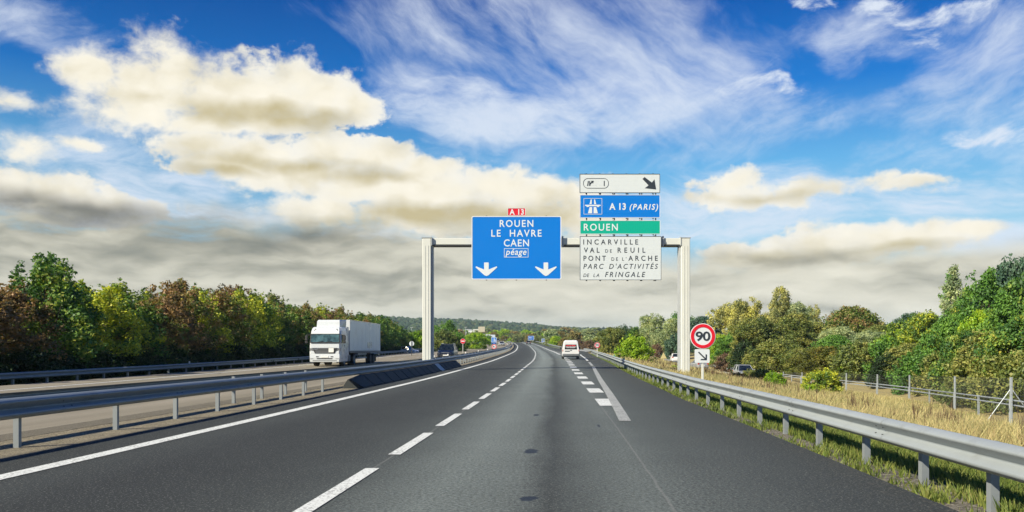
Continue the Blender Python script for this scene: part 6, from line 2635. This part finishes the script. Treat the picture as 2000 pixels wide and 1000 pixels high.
def build_background():
    # wooded hill: the terrain
    crest = ([-3000, -1500, -700, -200, 300, 600, 740, 800, 850, 900, 950, 1000, 1040, 1080, 1120, 1180, 1300, 1500, 1800, 2400, 4000],
             [652, 640, 628, 620, 614, 615, 619, 622.5, 624, 625, 628, 632, 634.5, 640, 642.5, 644, 647, 650, 654, 660, 668])
    yc = 2100.0
    px = np.linspace(-3000, 4000, 240)
    rows = [(1150, 0.0), (1300, .12), (1500, .38), (1700, .64), (1900, .86), (2100, 1.0), (2400, .92), (3000, .5), (4200, 0)]
    V = []
    base = 10.0
    for y, f in rows:
        for p in px:
            x = PX(p, yc) * (.72 + .28 * y / yc)
            top = EYE + (HOR - np.interp(p, *crest)) / FPX * yc - 9
            V.append((x, y, base + (top - base) * f + 2.0 * math.sin(x * .013 + y * .02)))
    n, k = len(rows), len(px)
    i = (np.arange(n - 1)[:, None] * k + np.arange(k - 1)[None]).ravel()
    V = np.array(V)
    F = np.stack([i, i + 1, i + k + 1, i + k], -1)
    m, t, out = new_mat('hill_soil')
    o = t.n('ShaderNodeTexCoord').outputs['Object']
    bsdf(t, out, color=t.ramp(t.noise(o, .02, 4.0, .6), [(.3, (.020, .034, .016)), (.7, (.045, .062, .026))]), rough=.95, spec=.05)
    h = np_mesh('hill', V, F, M('hill_soil'), smooth=True)
    tag(h, kind='structure')
    # forest that covers it: crowns as lumpy balls of leaf-sized facets
    rng = np.random.default_rng(8)
    ico = bmesh.new()
    bmesh.ops.create_icosphere(ico, subdivisions=2, radius=1.0)
    iv = np.array([v.co[:] for v in ico.verts])
    iff = np.array([[v.index for v in f.verts] for f in ico.faces])
    ico.free()
    N = 5200
    fy = rng.uniform(1180, 2120, N)
    fp = rng.uniform(380, 1420, N)
    fx = PX(fp, yc) * (.72 + .28 * fy / yc)
    top = EYE + (HOR - np.interp(fp, *crest)) / FPX * yc - 9
    ff = np.interp(fy, [r[0] for r in rows], [r[1] for r in rows])
    fz = base + (top - base) * ff
    rad = rng.uniform(4.5, 8.5, N)
    jit = 1 + rng.normal(size=(N, len(iv), 1)) * .16
    VV = iv[None] * jit * rad[:, None, None] * np.array([1, 1, 1.05])
    VV = VV + np.stack([fx, fy, fz + rad * .5], -1)[:, None]
    FF = (iff[None] + (np.arange(N) * len(iv))[:, None, None]).reshape(-1, 3)
    m, t, out = new_mat('forest_leaf')
    at = t.n('ShaderNodeAttribute', attribute_name='tint')
    tr = t.sep(at.outputs['Vector'])
    o = t.n('ShaderNodeTexCoord').outputs['Object']
    nz = t.noise(o, .16, 5.0, .7)
    c = t.ramp(t.m('ADD', t.m('MULTIPLY', tr[0], .5), t.m('MULTIPLY', nz, .5)), [(.25, (.020, .040, .020)), (.5, (.038, .066, .030)), (.72, (.070, .090, .036)), (.85, (.115, .100, .040))])
    bsdf(t, out, color=c, rough=.9, spec=.05, normal=bump(t, nz, 1.0, 3.0))
    fo = np_mesh('forest', VV.reshape(-1, 3), FF, M('forest_leaf'))
    T = np.repeat(rng.random((N, 3)), len(iv), 0)
    a = fo.data.attributes.new('tint', 'FLOAT_VECTOR', 'POINT')
    a.data.foreach_set('vector', T.astype(np.float32).ravel())
    tag(fo, kind='stuff')
    fo['label'] = 'dense dark wood covering the far hill'

    # white sheds below the hill
    def shed(p0, p1, y, t0, b0, label, bays):
        a, c = PT(p0, t0, y), PT(p1, b0, y)
        w, hh = c.x - a.x, a.z - c.z + 3
        root = empty('industrial_shed', ((a.x + c.x) / 2, y, c.z - 3))
        tag(root, label, 'building')
        b = MB()
        b.box((0, 15, hh / 2), (w, 30, hh))
        b.build('wall', M('shed_white'), root)
        b = MB()
        b.poly([(-w / 2 - .4, hh), (w / 2 + .4, hh), (w / 2 + .4, hh + .5), (0, hh + 1.3), (-w / 2 - .4, hh + .5)], 30.6, 'y', -.3)
        b.build('roof', M('shed_roof'), root)
        for i in range(bays):
            b = MB()
            b.box((-w / 2 + w * (i + .5) / bays, -.06, hh * .45), (w / bays * .5, .12, hh * .3))
            b.build('door', M('shed_band'), root)
    shed(848, 866, 900, 643.5, 650, 'white industrial shed just right of the left gantry post below the wooded hill', 2)
    shed(894, 899, 880, 644.5, 650, 'small white building right of the pointed green tree below the hill', 1)
    shed(905, 924, 930, 645, 650, 'long low white shed left of the cantilever gantry', 3)
    shed(927, 947, 860, 644.5, 651, 'white shed behind the arm of the cantilever gantry', 3)
    shed(1079, 1088, 700, 653.5, 658, 'pale roofed house among the far trees above the white van', 1)
    # lattice pylon over the trees
    y = 900.0
    p = PT(1179, 645, y)
    q = PT(1179, 637.5, y)
    root = empty('lattice_pylon', (p.x, y, p.z - 14))
    tag(root, 'dark lattice pylon rising above the far trees left of the willows', 'pylon')
    hh = q.z - p.z + 14
    b = MB()
    for sx in (-1, 1):
        for sy in (-1, 1):
            b.tube((sx * 1.6, sy * 1.6, 0), (sx * .3, sy * .3, hh), .16, n=4)
    for i in range(9):
        z0, z1 = hh * i / 9, hh * (i + 1) / 9
        w0, w1 = 1.6 - 1.3 * i / 9, 1.6 - 1.3 * (i + 1) / 9
        b.tube((-w0, -w0, z0), (w1, -w1, z1), .10, n=4)
        b.tube((w0, -w0, z0), (-w1, -w1, z1), .10, n=4)
    b.build('mast', M('steel_dark'), root)
    b = MB()
    for zz, w in ((.93, 2.0), (.85, 2.6)):
        b.box((0, 0, hh * zz), (w * 2, .25, .25))
    b.build('crossarm', M('steel_dark'), root)
    # two slim lamp masts
    for i, (px, yy, t0) in enumerate(((804, 420, 640), (909.5, 520, 639.5))):
        a = PT(px, 655, yy)
        c = PT(px, t0, yy)
        root = empty('lamp_mast', (a.x, yy, a.z))
        tag(root, ('slim pale lamp mast above the bush beside the round sign', 'slim pale lamp mast above the white sheds')[i], 'lamp mast')
        b = MB()
        b.tube((0, 0, -1), (0, 0, c.z - a.z), .16, .10, n=6)
        b.build('mast', M('steel_grey'), root)
        b = MB()
        b.box((0, 0, c.z - a.z + .1), (1.4, .3, .2))
        b.build('lamp_head', M('steel_grey'), root)
    # power line towards the pylon is too thin to see; parked white car by the hedge end
    make_car('car', (PX(794, 150), 150, float(GZ(-26, 150)) + .05), 1.2, 'white car glimpsed behind the end of the hedge, left of the round sign', 'paint_van_white', L=4.3)


build_background()

# ---------------------------------------------------------------- air
def build_haze():
    b = MB()
    x0, x1, y0, y1, z0, z1 = -4200, 5200, -320, 9100, -12, 96
    b.box(((x0 + x1) / 2, (y0 + y1) / 2, (z0 + z1) / 2), (x1 - x0, y1 - y0, z1 - z0))
    m = bpy.data.materials.new('haze_air')
    m.use_nodes = True
    t = NT(m.node_tree)
    out = t.n('ShaderNodeOutputMaterial')
    v = t.n('ShaderNodeVolumePrincipled')
    v.inputs['Color'].default_value = (.66, .84, 1.0, 1)
    v.inputs['Density'].default_value = 0.00010
    v.inputs['Anisotropy'].default_value = 0.0
    t.t.links.new(v.outputs[0], out.inputs['Volume'])
    o = b.build('haze', m)
    tag(o, kind='stuff')


build_haze()
